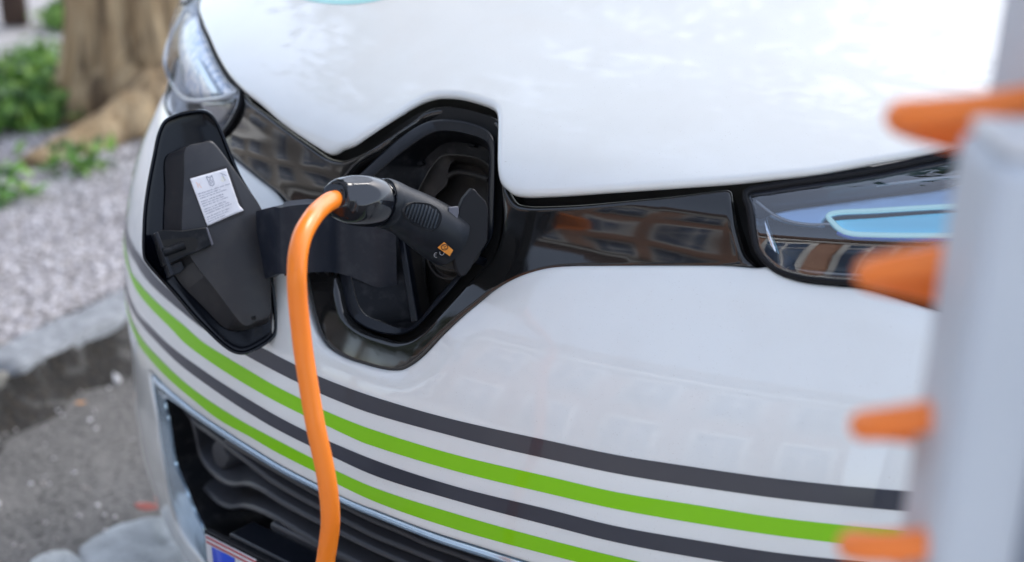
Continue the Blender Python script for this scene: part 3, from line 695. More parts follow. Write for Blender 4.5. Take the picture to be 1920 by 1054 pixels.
hoodL_in = xz([(374, 2), (378, 48), (389, 73), (405, 110), (425, 144)], .004)
grv = xz([(352, 0), (331, 30), (315, 66), (306, 92)], .004)
outL = xz(LAMP_L[:-1], .004)+[(-.775, .757), (-.835, .775), (-.86, .80), (-.85, .835)]+[grv[0]]+[(-.775, .875)]+hoodL_in
def lamp(lens_out, side):
    h = thing('tmp', None, None, (0, 0, 0)) if False else None
    cl = catmull(np.array(lens_out), True, .008); c = cl.mean(0)
    def ins(k): 
        t = np.roll(cl, -2, 0)-np.roll(cl, 2, 0); t /= np.linalg.norm(t, axis=1)[:, None]; n = np.stack([-t[:, 1], t[:, 0]], 1)
        if ((cl+n*.004-c)**2).sum() > ((cl-c)**2).sum(): n = -n
        q = cl+n*k
        # keep it tame in narrow corners
        return c+(q-c)
    loops = []
    for k, o in ((0, .002), (.0, .010), (.004, .0105), (.006, .020), (.012, .045)):
        q = ins(k) if k < .007 else c+(ins(.006)-c)*.93
        loops.append(resample(skin(q[:, 0], q[:, 1], o), 180))
    for i in range(1, len(loops)): loops[i] = align(loops[i-1], loops[i])
    root = loft('headlamp', loops, BEZ if side > 0 else REFL, car, cap=True)
    panel('lens', [tuple(p) for p in lens_out], .004, LENS if side > 0 else LENSL, root, r=.004, thick=.003, grid=.014, disp=(lambda X, Z, D: .13*np.clip(Z-.752, 0, .06)) if side > 0 else None)
    # rubber seal round the lens
    s = resample(skin(cl[:, 0], cl[:, 1], .0075), 220); t = np.roll(s, -1, 0)-np.roll(s, 1, 0); t /= np.linalg.norm(t, axis=1)[:, None]
    V = []; F = []; g = grad(s); g /= np.linalg.norm(g, axis=1)[:, None]; sd_ = np.cross(t, g)
    for a in np.linspace(0, 2*math.pi, 8, endpoint=False): V.append(s+sd_*math.cos(a)*.0035+g*math.sin(a)*.004)
    V = np.concatenate(V); m = len(s)
    for a in range(8):
        b = (a+1) % 8
        for i in range(m): j = (i+1) % m; F.append((a*m+i, b*m+i, b*m+j, a*m+j))
    mesh_obj('seal', V, F, RUBBER, root)
    return root
lr = lamp(outR, 1); lr['label'] = 'dark headlamp with a blue light guide, partly behind the orange coil'
ll = lamp(outL, -1); ll['label'] = 'bright silvery headlamp beyond the open flap'
# inside the near lamp: light line, upper brow, chrome tongue, blue guide
def lpt(L, off): return hit(L, off)
tube('brow_line', catmull(lpt([(1410, 377), (1450, 371), (1540, 360), (1640, 348), (1740, 337), (1800, 331)], .023), False, .006), .0016, LIP, lr, seg=8)
panel('brow', xz([(1408, 375), (1450, 369), (1540, 358), (1640, 346), (1740, 335), (1800, 329), (1800, 296), (1727, 303), (1640, 319), (1533, 336), (1450, 349), (1404, 360)], .025), .025, GLOSS, lr, r=.002, thick=.003, grid=.012)
panel('chrome_tongue', xz([(1414, 382), (1424, 384), (1436, 400), (1446, 430), (1462, 480), (1466, 492), (1452, 486), (1432, 466), (1420, 440), (1414, 410)], .025), .025, CHROME, lr, r=.004, thick=.015, grid=.008)
tube('curved_line', catmull(lpt([(1404, 366), (1424, 382), (1450, 402), (1480, 415), (1520, 421), (1556, 420)], .020), False, .005), .0015, LIP, lr, seg=8)
tube('rim_line', catmull(lpt([(1409, 380), (1414, 420), (1422, 455), (1440, 482), (1466, 499), (1505, 508), (1570, 514), (1640, 517)], .020), False, .005), .0016, LIP, lr, seg=8)
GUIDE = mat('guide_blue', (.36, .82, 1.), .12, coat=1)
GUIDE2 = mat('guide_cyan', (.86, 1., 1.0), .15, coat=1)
panel('sky_reflection', xz([(1440, 392), (1470, 383), (1540, 374), (1640, 362), (1740, 351), (1830, 336), (1830, 378), (1740, 384), (1640, 390), (1566, 394), (1545, 402), (1545, 416), (1500, 414), (1464, 405)], .031), .031, mat('sky_reflection_blue', (.46, .64, .88), .30, .6, bump=[(30, .3, .004, 2)]), lr, r=.004, thick=.006, grid=.010)  # blue panel stands in for the sky reflected in the lens
# faint emission added to the guide body and its edge
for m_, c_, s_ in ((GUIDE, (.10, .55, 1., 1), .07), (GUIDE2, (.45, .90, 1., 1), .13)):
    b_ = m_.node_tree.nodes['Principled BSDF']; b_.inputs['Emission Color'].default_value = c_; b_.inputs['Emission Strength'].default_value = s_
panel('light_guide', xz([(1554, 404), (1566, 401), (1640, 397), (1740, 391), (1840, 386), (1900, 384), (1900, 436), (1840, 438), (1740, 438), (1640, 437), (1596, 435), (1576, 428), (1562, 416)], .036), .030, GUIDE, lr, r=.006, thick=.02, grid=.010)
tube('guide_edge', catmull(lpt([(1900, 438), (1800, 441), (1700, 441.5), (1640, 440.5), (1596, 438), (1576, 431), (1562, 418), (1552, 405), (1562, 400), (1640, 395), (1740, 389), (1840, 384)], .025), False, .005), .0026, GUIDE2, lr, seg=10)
tube('guide_edge', catmull(lpt([(1900, 445), (1800, 448), (1700, 448), (1640, 447), (1590, 444), (1570, 436)], .027), False, .005), .0024, mat('deep_blue', (.03, .14, .75), .1, coat=1), lr, seg=10)
panel('lower_bowl', xz([(1480, 440), (1540, 425), (1560, 440), (1600, 452), (1800, 455), (1800, 512), (1640, 514), (1560, 510), (1510, 503), (1482, 480)], .040), .040, BEZ, lr, r=.012, thick=.012, grid=.010)
tube('projector_rim', catmull(lpt([(1550, 503), (1562, 492), (1585, 488), (1610, 490), (1640, 500)], .036), False, .004), .002, mat('deep_blue', (.03, .14, .75), .1, coat=1), lr, seg=8)
# far lamp: upper chamber, dividing lip, clear lower corner
CHAM = mat('lamp_chamber', (.95, .96, .97), .22, .25, coat=.5, var=[(55, (.30, .42, .62), .42, .60, 5)], bump=[(25, .25, .006, 2)])
panel('reflector', xz([(372, 20), (385, 70), (402, 112), (425, 150), (442, 176), (410, 184), (372, 188), (348, 184), (328, 160), (318, 128), (322, 90), (342, 40), (356, 12)], .020), .020, CHAM, ll, r=.012, thick=.016, grid=.009)
tube('dividing_lip', catmull(lpt([(446, 172), (425, 181), (395, 187), (368, 189), (347, 185), (330, 168), (318, 146), (310, 122), (312, 96), (325, 60), (350, 14)], .012), False, .006), .0034, LIP, ll, seg=10)
panel('lamp_blade', xz([(366, 110), (372, 108), (392, 140), (408, 172), (398, 176), (380, 146)], .014), .014, mat('lamp_blade', (.75, .85, .92), .2, .4), ll, r=.003, thick=.006, grid=.006)
panel('corner_bezel', xz([(440, 180), (438, 196), (426, 218), (412, 236), (396, 240), (380, 212), (372, 196), (400, 190), (424, 186)], .020), .020, BEZ, ll, r=.006, thick=.012, grid=.008)

# fenders behind the lamps
def fender(sgn):
    zf = [(-.858, .838), (-.868, .80), (-.845, .772), (-.885, .756), (-.91, .758), (-.918, .82), (-.905, .875), (-.87, .915), (-.81, .935), (-.756, .928), (-.752, .905), (-.775, .884)]
    f = [(grv[0][0]-.004, grv[0][1])]+zf
    if sgn > 0: f = [(-x, z) for x, z in f][::-1]
    return panel('fender', f, .0, PAINT, car, r=.008, thick=.02, grid=.016, step=.006)
fender(-1); fender(1)

# ------------------------------------------------------------------ number plate
pc = np.array([0, -.030, .245]); pr = np.array([[1, 0, 0], [0, 1, .0], [0, 0, 1]])
ptl = at_plane(np.array(386.), np.array(1001.), (0, -.026, 0), (0, 1, 0)); print('plate tl', ptl)
px0, pz1 = ptl[0], ptl[2]; pw, ph, py = .520, .120, ptl[1]
plate = box('number_plate', (px0+pw/2, py+.004, pz1-ph/2), (pw+.008, .008, ph+.010), RUBBER, car, bev=.0015)
WHITE = mat('plate_white', (.72, .72, .74), .35); RED = mat('plate_red', (.55, .03, .03), .35); BLUE = mat('plate_blue', (.01, .06, .55), .35)
box('plate_face', (px0+pw/2, py-.0008, pz1-ph/2), (pw, .0016, ph), WHITE, plate, bev=0)
for z in (pz1-.0026, pz1-.0095, pz1-ph+.0026, pz1-ph+.0095):
    box('red_line', (px0+pw/2, py-.0018, z), (pw-.004, .0006, .0026), RED, plate, bev=0)
box('blue_band', (px0+.034, py-.0018, pz1-.013-.047), (.044, .0006, .094), BLUE, plate, bev=0)
box('plate_bracket', (px0+pw/2+.02, py+.028, pz1+.004), (pw-.03, .040, .012), HINGE, car, bev=.003)
box('plate_bracket', (px0+pw/2+.03, py+.062, pz1+.012), (pw-.07, .026, .012), SLAT, car, bev=.004)
box('plate_clip', (px0+.118, py-.002, pz1-.001), (.034, .006, .010), RUBBER, plate, bev=.001)

# ------------------------------------------------------------------ charging cable with its plug
hit0 = at_depth(np.array(600.), np.array(1000.), 1.4)
cab = thing('charging_cable', 'bright orange charging cable hanging from a black plug in the nose of the car', 'charging cable', (-.05, -.30, GZ))
ST = [(625, 369, 27, .196), (627, 370, 31, .194), (632, 371, 36, .190), (641, 372.5, 41, .183), (655, 374.5, 45.5, .174), (672, 376.5, 48, .162), (690, 378, 48, .150), (706, 379.5, 45.5, .138), (709, 380, 42.5, .136), (713, 380, 42.5, .133), (716, 380.3, 46, .131)]
def plug_pts(ST):
    C = []; R = []
    for px, py_, r_, d in ST:
        p = rp([(px, py_)], -d)[0]; C.append(p); R.append(r_*((p-CAM)@FW)/F_PX)
    return np.array(C), np.array(R)
c1, r1 = plug_pts(ST)
def facets(i, a):   # pressed ovals on the cap
    return 1-.05*np.maximum(0, np.cos(3*a+1.2))**4*math.exp(-((i-5.5)/1.7)**2)
CAPM = mat('plug_gloss', (.006, .007, .010), .07, spec=.7)
# open mouth of the cap where the cable enters
T0 = (c1[1]-c1[0])/np.linalg.norm(c1[1]-c1[0])
m_c = np.concatenate([[c1[0]+T0*.014], [c1[0]+T0*.002], c1]); m_r = np.concatenate([[r1[0]*.72], [r1[0]*.80], r1])
mf = catmull(np.concatenate([m_c, m_r[:, None]], 1), False, .0012)
cap = tube('plug_cap', mf[:, :3], mf[:, 3], CAPM, cab, seg=120, cap=False)
def on_cap(px, py_):
    v = ray(np.array(px, float), np.array(py_, float)); t = np.linspace(.9, 2., 2200); P = CAM+v*t[:, None]
    D = np.linalg.norm(P[:, None]-mf[None, :, :3], axis=2)-mf[None, :, 3]; i = np.argmax(D.min(1) < 0); j = D[i].argmin(); n = P[i]-mf[j, :3]; return P[i], n/np.linalg.norm(n)
me_ = cap.data; cv = np.array([tuple(v.co) for v in me_.vertices])+np.array(cab.location)
for (px, py_, dpt, tw) in ((688, 362, .0028, .16), (672, 334, .0020, .10), (650, 404, .0022, .12)):
    p, n = on_cap(px, py_); n = n-T0*tw; n /= np.linalg.norm(n); d = (cv-(p-n*dpt))@n; m = d > 0; cv[m] -= np.outer(d[m], n)
for v, c in zip(me_.vertices, cv-np.array(cab.location)): v.co = c
# lens-shaped glossy flats let into the cap
ST2 = [(716, 380.3, 46, .131), (719, 381, 47.5, .129), (730, 384, 47, .121), (750, 393, 46, .108), (770, 403, 48, .094), (790, 415, 51, .080), (810, 428, 53, .066), (830, 441, 54, .052), (846, 450, 54, .040), (850, 453, 52, .038)]
c2, r2 = plug_pts(ST2)
cc = catmull(np.concatenate([c2, r2[:, None]], 1), False, .004)
PLM = mat('plug_rubber', (.005, .007, .011), .40, spec=.32, bump=[(1200, .08, .0003, 2)], var=[(35, (.02, .023, .03), .5, .8, 5)])
body = tube('plug_body', cc[:, :3], cc[:, 3], PLM, cab, seg=56, squash=lambda i, a: 1+0*a)
# collar that enters the inlet
dirn = n0
cA = c2[-1]; cB = sc0+n0*.002
ck = np.array([cA+(cB-cA)*t for t in (0, .25, .26, .5, .51, .8, 1)]); ckr = np.array([.0285, .0285, .0305, .0305, .0285, .0280, .0275])
tube('plug_nose', ck, ckr, MATTE2, cab, seg=48)
# ribbed grip pad on the side of the plug: outline sits on the body surface facing the camera
def on_body(px, py_, lift=0.):
    """point of the pixel ray on the swept body"""
    v = ray(np.array(px, float), np.array(py_, float)); best = None
    t = np.linspace(.9, 2.0, 2200); P = CAM+v*t[:, None]
    D = np.linalg.norm(P[:, None, :]-cc[None, :, :3], axis=2)-cc[None, :, 3]
    m = D.min(1); i = np.argmax(m < 0) if (m < 0).any() else np.argmin(m)
    j = D[i].argmin(); n = P[i]-cc[j, :3]; n /= np.linalg.norm(n)
    return P[i]+n*lift, n
GR = [(753, 396), (758, 385), (770, 379), (790, 379), (808, 383), (822, 392), (828, 403), (826, 418), (818, 430), (808, 434), (793, 428), (775, 419), (760, 409)]
gl_ = [on_body(x, y, .0003)[0] for x, y in GR]
gl2 = [on_body(790+(x-790)*.93, 406+(y-406)*.93, .0016)[0] for x, y in GR]
gl3 = [on_body(790+(x-790)*.86, 406+(y-406)*.86, .0006)[0] for x, y in GR]
q0 = resample(catmull(gl_, True, .002), 80); q1 = align(q0, resample(catmull(gl2, True, .002), 80)); q2 = align(q0, resample(catmull(gl3, True, .002), 80))
loft('grip_pad', [q0, q1, q2], MATTE, body, cap=False)
GRIP = mat('grip_rubber', (.012, .018, .026), .40)
def x_at(xc, top=True):
    ys = []
    for i in range(len(GR)):
        (x1, y1), (x2, y2) = GR[i], GR[(i+1) % len(GR)]
        if (x1-xc)*(x2-xc) <= 0 and x1 != x2: ys.append(y1+(y2-y1)*(xc-x1)/(x2-x1))
    return min(ys), max(ys)
for k in range(11):
    s = -30+k*6.2; pts_ = []
    for t in np.linspace(-34, 34, 25):
        x = 792+s-t*.30; y = 405+t+s*.30
        if inside(np.array([[x, y]]), 791+(np.array(GR)-[791, 406])*.88+[0, 0] if False else np.array([(791+(a-791)*.88, 406+(b-406)*.88) for a, b in GR]))[0]: pts_.append(on_body(x, y, .0006)[0])
    if len(pts_) >= 3: tube('grip_rib', np.array(pts_), .0010, GRIP, body, seg=8)
# screw pocket
p_, n_ = on_body(736, 361, .0003); ta = np.cross(n_, [0, 0, 1]); ta /= np.linalg.norm(ta); tb = np.cross(ta, n_)
def disc(name, p, n, prof, m, parent, seg=24):
    a = np.cross(n, [0, 0, 1]); a /= np.linalg.norm(a); b = np.cross(a, n)
    L = [np.array([p+n*d+a*math.cos(t)*r_+b*math.sin(t)*r_ for t in np.linspace(0, 2*math.pi, seg, endpoint=False)]) for d, r_ in prof]
    return loft(name, L, m, parent)
disc('screw_hole', p_, n_, ((-.001, .0035), (.0004, .0034), (.0004, .0028), (-.002, .0022)), RUBBER, body)
# warning label and CE mark near the nose of the plug
OLB = mat('label_orange', (.75, .28, .04), .45); INKB = mat('label_black', (.01, .01, .01), .4); SILV = mat('label_grey', (.42, .42, .44), .4)
def patch(name, quad, m, parent, lift, nseg=6):
    V = []; F = []; q = np.array(quad, float)
    for j in range(nseg+1):
        for i in range(nseg+1):
            u, v_ = i/nseg, j/nseg; x, y = (q[0]*(1-u)+q[1]*u)*(1-v_)+(q[3]*(1-u)+q[2]*u)*v_
            V.append(on_body(x, y, lift)[0])
    for j in range(nseg):
        for i in range(nseg): a = j*(nseg+1)+i; F.append((a, a+1, a+nseg+2, a+nseg+1))
    return mesh_obj(name, V, F, m, parent)
lab = patch('warning_label', [(820, 463), (832, 453), (849, 468), (843, 479)], OLB, body, .0012)
circ_px = [(833+6.0*math.cos(t), 462.5+5.0*math.sin(t)) for t in np.linspace(0, 2*math.pi, 17)]
def stroke(name, pts_px, wpx, m, parent, lift):
    P = np.array([on_body(x, y, lift)[0] for x, y in pts_px]); return tube(name, P, wpx*.00027, m, parent, seg=6)
stroke('label_ring', circ_px, 1.6, INKB, lab, .0014)
stroke('label_figure', [(830, 460), (835, 461), (832, 464), (837, 465)], 1.2, INKB, lab, .0014)
stroke('ce_mark', [(828.5+4*math.cos(t), 473+4.2*math.sin(t)) for t in np.linspace(3.6, -.6-.0, 9)], 1.0, SILV, body, .0010)
stroke('ce_mark', [(818+4*math.cos(t), 477+4.2*math.sin(t)) for t in np.linspace(1.2, 5.0, 9)], 1.0, SILV, body, .0010)
stroke('ce_mark', [(814, 477), (818.5, 476.5)], .8, SILV, body, .0010)
# the cable: leaves the cap, arches over and hangs down, then runs across the road
CB = [(655, 376, .168), (640, 374, .182), (622, 376, .200), (602, 390, .220), (582, 414, .236), (567, 442, .246), (559, 475, .252), (556.5, 515, .256), (558, 560, .258), (563, 610, .258), (569, 660, .258), (576, 705, .258), (584, 755, .258), (593, 805, .258), (603, 850, .258), (612, 895, .257), (618, 940, .256), (619.5, 980, .256), (616, 1015, .256), (610, 1054, .258)]
CP = [rp([(a, b)], -d)[0] for a, b, d in CB]
# keep the hanging part at an even distance from the car instead of sliding down the recess plane
yc = CP[8][1]
for i in range(8, len(CP)):
    tt = min(1, (i-8)/5.); Q = at_plane(np.array(CB[i][0]), np.array(CB[i][1]), (0, yc-.01*tt, 0), (0, 1, 0)); CP[i] = Q
for i in range(4, 8):
    k = (i-3)/5.; Q = at_plane(np.array(CB[i][0]), np.array(CB[i][1]), (0, CP[i][1]*(1-k)+yc*k, 0), (0, 1, 0)); CP[i] = Q
e = CP[-1]; print('cable at bottom of frame', e, 'yc', yc)
CP += [e+np.array([-.012, -.01, -.08]), e+np.array([-.02, -.02, -.16]), np.array([e[0]-.02, e[1]-.06, GZ+.035]), np.array([e[0]+.03, e[1]-.14, GZ+.010]), np.array([e[0]+.2, e[1]-.26, GZ+.010]), np.array([.6, -.72, GZ+.010]), np.array([.95, -.60, GZ+.010]), np.array([1.25, -.42, GZ+.010])]
cp = catmull(CP, False, .008)
tube('cord', cp, .0091, ORANGE, cab, seg=28)

# ------------------------------------------------------------------ charging post and coiled cable, close to the camera
rightv = RT.copy(); rightv[2] = 0; rightv /= np.linalg.norm(rightv); fwdh = np.array([-math.sin(YAW), math.cos(YAW), 0])
R3 = np.array([rightv, fwdh, [0, 0, 1]]).T
top_l = at_depth(np.array(1872.), np.array(306.), .60); low_l = at_depth(np.array(1834.), np.array(606.), .60)
POST = mat('post_paint', (.52, .56, .61), .5, var=[(5, (.55, .59, .635), .4, .7, 3)], bump=[(700, .05, .0003, 2)])
POSTL = mat('post_plastic', (.62, .61, .60), .45)
pbase = low_l+rightv*.12; pbase[2] = GZ
post = thing('charging_post', 'grey metal charging post with a housing, out of focus at the right edge', 'charging post', tuple(pbase))
tilt = math.radians(3.2); Rt = np.array([[math.cos(tilt), 0, math.sin(tilt)], [0, 1, 0], [-math.sin(tilt), 0, math.cos(tilt)]])
RP = R3@Rt
def pbox(name, x0, x1, y0, y1, z0, z1, m, bev, parent=post):
    """box in the post's own axes: x right, y away from the camera, z up, measured from top_l"""
    c = np.array([(x0+x1)/2, (y0+y1)/2, (z0+z1)/2]); return box(name, top_l+RP@c, (x1-x0, y1-y0, z1-z0), m, parent, rot=RP, bev=bev)
ztop = 0.0; H = top_l[2]-GZ
pbox('housing', 0, .30, 0, .060, -.60, ztop, POST, .008)
pbox('housing_lid', .004, .296, .004, .056, ztop, ztop+.006, POSTL, .003)
pbox('column', .044, .25, .062, .16, -H*1.0, ztop+.26, POST, .006)
pbox('door_seam', .0262, .0282, -.0015, .001, -.58, -.05, RUBBER, 0) if False else None
sm_ = at_plane(np.array(1905.), np.array(700.), top_l, fwdh); sx = (sm_-top_l)@rightv
pbox('edge_shade', sx+.019, sx+.034, -.003, .001, -.58, -.06, mat('edge_shade_grey', (.22, .25, .30), .5), .001)  # dark strip stands in for the shadow gradient at the post's right edge
# coil: a stretched spiral of orange cable hung behind the housing
lefts = [(1700, 205), (1690, 216), (1632, 512), (1622, 798), (1600, 1022), (1580, 1300)]
dc = .70; rad = .040
cen = []
for x, y in lefts:
    p = at_depth(np.array(float(x)), np.array(float(y)), dc); cen.append(p+rightv*(rad+.004))
cen = np.array(cen); pts_ = []
for i in range(1, len(cen)-1):
    for t in np.linspace(0, 1, 40, endpoint=False):
        a = math.pi+2*math.pi*t; c = cen[i]*(1-t)+cen[i+1]*t
        pts_.append(c+rightv*math.cos(a)*rad*1.1+fwdh*math.sin(a)*rad*-.55)
pre = [cen[1]+(cen[1]-cen[2])*(1-t)*.55+rightv*math.cos(math.pi+2*math.pi*t)*rad*1.1+fwdh*math.sin(math.pi+2*math.pi*t)*rad*-.55 for t in np.linspace(.5, 1, 20, endpoint=False)]
pts_ = np.array(pre+pts_)
coil = tube('coiled_cable', pts_, .0074, mat('coil_orange', (1., .25, .045), .45, var=[(9, (.97, .225, .035), .5, .8, 3)]), None, seg=14, origin=tuple(cen[3]))
tag(coil, 'blurred orange spiral cable looping out beside the grey charging post', 'spiral cable')
# ------------------------------------------------------------------ ground
rs = np.random.RandomState(7); rnd = random.Random(11)
ASPH = mat('asphalt', (.105, .10, .095), .85, var=[(9, (.15, .142, .134), .4, .7, 4), (110, (.24, .225, .21), .50, .66, 4), (60, (.03, .028, .026), .58, .68, 3)], bump=[(180, .8, .006, 4), (25, .4, .01, 3)])
GRAV = mat('pale_gravel_bed', (.38, .365, .36), .9, var=[(120, (.52, .50, .51), .45, .6, 3), (14, (.20, .17, .14), .55, .75, 5)], bump=[(90, 1., .012, 4)])
EARTH = mat('earth', (.10, .085, .06), .95, var=[(20, (.18, .16, .13), .4, .7, 5)], bump=[(40, 1., .02, 5)])
kA = at_z(np.array(0.), np.array(783.), GZ); kB = at_z(np.array(250.), np.array(655.), GZ)
kd = (kB-kA); kd /= np.linalg.norm(kd); kn = np.array([-kd[1], kd[0], 0]);
if kn[0] > 0: kn = -kn
KH = .085
def grid_mesh(name, o, ax_, ay_, nx, ny, zf, m, kind='structure'):
    V = []; F = []
    for j in range(ny+1):
        for i in range(nx+1):
            p = o+ax_*(i/nx)+ay_*(j/ny); V.append((p[0], p[1], p[2]+zf(p[0], p[1])))
    for j in range(ny):
        for i in range(nx): a = j*(nx+1)+i; F.append((a, a+1, a+nx+2, a+nx+1))
    ob = mesh_obj(name, V, F, m); 
    if ob.data.polygons[0].normal.z < 0: ob.data.flip_normals()
    return tag(ob, kind=kind)
def nz(x, y, s=1.): return (math.sin(x*5.1*s+1)*math.cos(y*4.3*s)+.6*math.sin(x*11.7*s+y*9.1*s)+.4*math.cos(x*23.*s-y*19.*s))/2
grid_mesh('road', np.array([-60, -60, GZ-.004]), np.array([120, 0, 0.]), np.array([0, 120., 0]), 60, 60, lambda x, y: 0, ASPH)
grid_mesh('gutter', kA-kd*2.5+np.array([0, 0, 0.0]), kd*6.5, -kn*1.3, 120, 26, lambda x, y: .003+.0035*nz(x, y), ASPH)
grid_mesh('gravel_ground', kA+kn*.13-kd*30+np.array([0, 0, KH-.012]), kd*60, kn*40, 150, 120, lambda x, y: .012*nz(x*.6, y*.6), GRAV)
PAVE = mat('pale_bounce_concrete', (.44, .43, .41), .8, var=[(3, (.50, .49, .47), .4, .7, 4)], bump=[(60, .4, .004, 3)])
grid_mesh('pavement', np.array([-25, -10.6, GZ+.004]), np.array([50, 0, 0.]), np.array([0, 9.8, 0]), 40, 12, lambda x, y: 0, PAVE)  # unseen paving, added to bounce light onto the lower bumper
# granite kerb stones
GRAN = mat('granite', (.23, .24, .255), .8, var=[(35, (.36, .375, .395), .42, .65, 5), (250, (.12, .12, .13), .60, .72, 2)], bump=[(60, .7, .006, 5)])
GRAN2 = mat('dirty_granite', (.20, .19, .17), .85, var=[(30, (.33, .31, .28), .42, .65, 5)], bump=[(60, .8, .008, 5)])
def rough_block(name, o, ex, ey, ez, m, seed, amp=.006, n=(24, 6, 5), origin=None, parent=None):
    r_ = np.random.RandomState(seed); bm_pts = {}; V = []; F = []
    def add(p):
        k = tuple(np.round(p, 5))
        if k not in bm_pts:
            u, v, w_ = p; q = o+ex*u+ey*v+ez*w_
            # rounded, chipped edges
            e_ = 0
            for (a, L) in ((u, np.linalg.norm(ex)), (v, np.linalg.norm(ey)), (w_, np.linalg.norm(ez))):
                e_ += max(0, 1-min(a, 1-a)*L/.012)
            c = o+(ex+ey+ez)/2; 
            q = q+(c-q)*.0
            dirc = np.zeros(3)
            if e_ > 1:
                for (a, E_) in ((u, ex), (v, ey), (w_, ez)):
                    if min(a, 1-a)*np.linalg.norm(E_) < .012: dirc += (E_/np.linalg.norm(E_))*(1 if a < .5 else -1)
                q = q+dirc*.006*(1+.6*r_.randn()*.5)
            q = q+amp*.5*r_.randn(3)*np.array([.6, .6, .6])+amp*np.array([nz(q[0]*3, q[2]*9), nz(q[1]*3, q[2]*7), nz(q[0]*4, q[1]*4)])
            bm_pts[k] = len(V); V.append(q)
        return bm_pts[k]
    nx, ny, nz_ = n
    def face(f):
        def g(nu, nv):
            for i in range(nu):
                for j in range(nv):
                    F.append([add(f(a, b)) for a, b in ((i/nu, j/nv), ((i+1)/nu, j/nv), ((i+1)/nu, (j+1)/nv), (i/nu, (j+1)/nv))])
        return g
    face(lambda a, b: (a, b, 1.))(nx, ny); face(lambda a, b: (b, a, 0.))(ny, nx)
    face(lambda a, b: (a, 0., b))(nx, nz_); face(lambda a, b: (b, 1., a))(nz_, nx)
    face(lambda a, b: (0., b, a))(nz_, ny) if False else face(lambda a, b: (0., a, b))(ny, nz_)
    face(lambda a, b: (1., a, b))(ny, nz_)
    ob = mesh_obj(name, V, F, m, parent, True, origin if origin is not None else tuple(o))
    import bmesh
    b = bmesh.new(); b.from_mesh(ob.data); bmesh.ops.recalc_face_normals(b, faces=b.faces); b.to_mesh(ob.data); b.free()
    return ob
t0 = -1.9; kl = [1.0, .88, 1.02, .95, 1.05, .9]; s = None
ks = ((at_z(np.array(14.), np.array(760.), GZ)-kA)@kd)
cuts = [ks-1.9, ks-.95, ks, ks+1.0, ks+1.95, ks+2.9]
klab = ['grey granite kerbstone nearest the camera, at the left edge', 'pale end of a kerbstone at the left edge beside the long kerb', 'long blue-grey granite kerbstone running behind the car nose', 'granite kerbstone hidden behind the car', 'far granite kerbstone beyond the car']
for i in range(5):
    if i == 3 or i == 4 or i == 0: pass
    a, b = cuts[i]+.006, cuts[i+1]-.006
    kb = rough_block('kerbstone', kA+kd*a+np.array([0, 0, -.06]), kd*(b-a), kn*.135, np.array([0, 0, KH+.06+(.004 if i % 2 else 0)]), GRAN if i != 1 else GRAN2, 20+i, .004, (int((b-a)*40), 8, 8))
    tag(kb, klab[i], 'kerbstone', 'granite kerbstones along the gravel')
# dark bank along the foot of the kerb, thinning out over the road
BANKM = mat('bank_dark', (.024, .022, .020), .9, var=[(16, (.12, .115, .11), .5, .66, 5), (60, (.05, .038, .026), .5, .7, 4)], bump=[(80, 1., .01, 5)])
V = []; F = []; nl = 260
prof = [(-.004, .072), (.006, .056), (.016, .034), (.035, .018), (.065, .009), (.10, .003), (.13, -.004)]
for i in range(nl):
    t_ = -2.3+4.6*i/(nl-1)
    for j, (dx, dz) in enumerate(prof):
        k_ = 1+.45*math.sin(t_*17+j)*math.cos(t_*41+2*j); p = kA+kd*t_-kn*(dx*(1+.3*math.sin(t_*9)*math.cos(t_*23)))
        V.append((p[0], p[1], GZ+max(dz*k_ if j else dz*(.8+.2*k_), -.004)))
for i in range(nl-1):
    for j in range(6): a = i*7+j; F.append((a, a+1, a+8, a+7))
db = mesh_obj('dark_bank', V, F, BANKM); tag(db, kind='stuff')
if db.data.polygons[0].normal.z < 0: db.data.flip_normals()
# gravel stones
def pebble_mesh(name, P, S, m, kind='stuff', seed=1):
    r_ = np.random.RandomState(seed); ph = (1+5**.5)/2
    ico = np.array([(-1, ph, 0), (1, ph, 0), (-1, -ph, 0), (1, -ph, 0), (0, -1, ph), (0, 1, ph), (0, -1, -ph), (0, 1, -ph), (ph, 0, -1), (ph, 0, 1), (-ph, 0, -1), (-ph, 0, 1)])/1.902
    fc = np.array([(0, 11, 5), (0, 5, 1), (0, 1, 7), (0, 7, 10), (0, 10, 11), (1, 5, 9), (5, 11, 4), (11, 10, 2), (10, 7, 6), (7, 1, 8), (3, 9, 4), (3, 4, 2), (3, 2, 6), (3, 6, 8), (3, 8, 9), (4, 9, 5), (2, 4, 11), (6, 2, 10), (8, 6, 7), (9, 8, 1)])
    n = len(P); V = []; F = []
    for i in range(n):
        q, _ = np.linalg.qr(r_.randn(3, 3)); v = ico*(1+.22*r_.randn(12, 1))*np.array([1, .8, .6])
        V.append(P[i]+(v@q.T)*S[i]); F.append(fc+12*i)
    ob = mesh_obj(name, np.concatenate(V), np.concatenate(F), m, smooth=False)
    return tag(ob, kind=kind)
STN = mat('pebble_stone', (.42, .41, .43), .8)
N_ = STN.node_tree; b_ = N_.nodes['Principled BSDF']; g_ = N_.nodes.new('ShaderNodeNewGeometry'); r_ = N_.nodes.new('ShaderNodeValToRGB')
r_.color_ramp.elements[0].color = (.24, .225, .22, 1); r_.color_ramp.elements[1].color = (.76, .73, .74, 1); e = r_.color_ramp.elements.new(.25); e.color = (.39, .35, .33, 1); e = r_.color_ramp.elements.new(.6); e.color = (.56, .53, .54, 1)
N_.links.new(g_.outputs['Random Per Island'], r_.inputs[0]); N_.links.new(r_.outputs[0], b_.inputs['Base Color'])
def ground_at(px, py, z): return at_z(np.array(float(px)), np.array(float(py)), z)
P = []; S = []
zg = GZ+KH-.012+.0
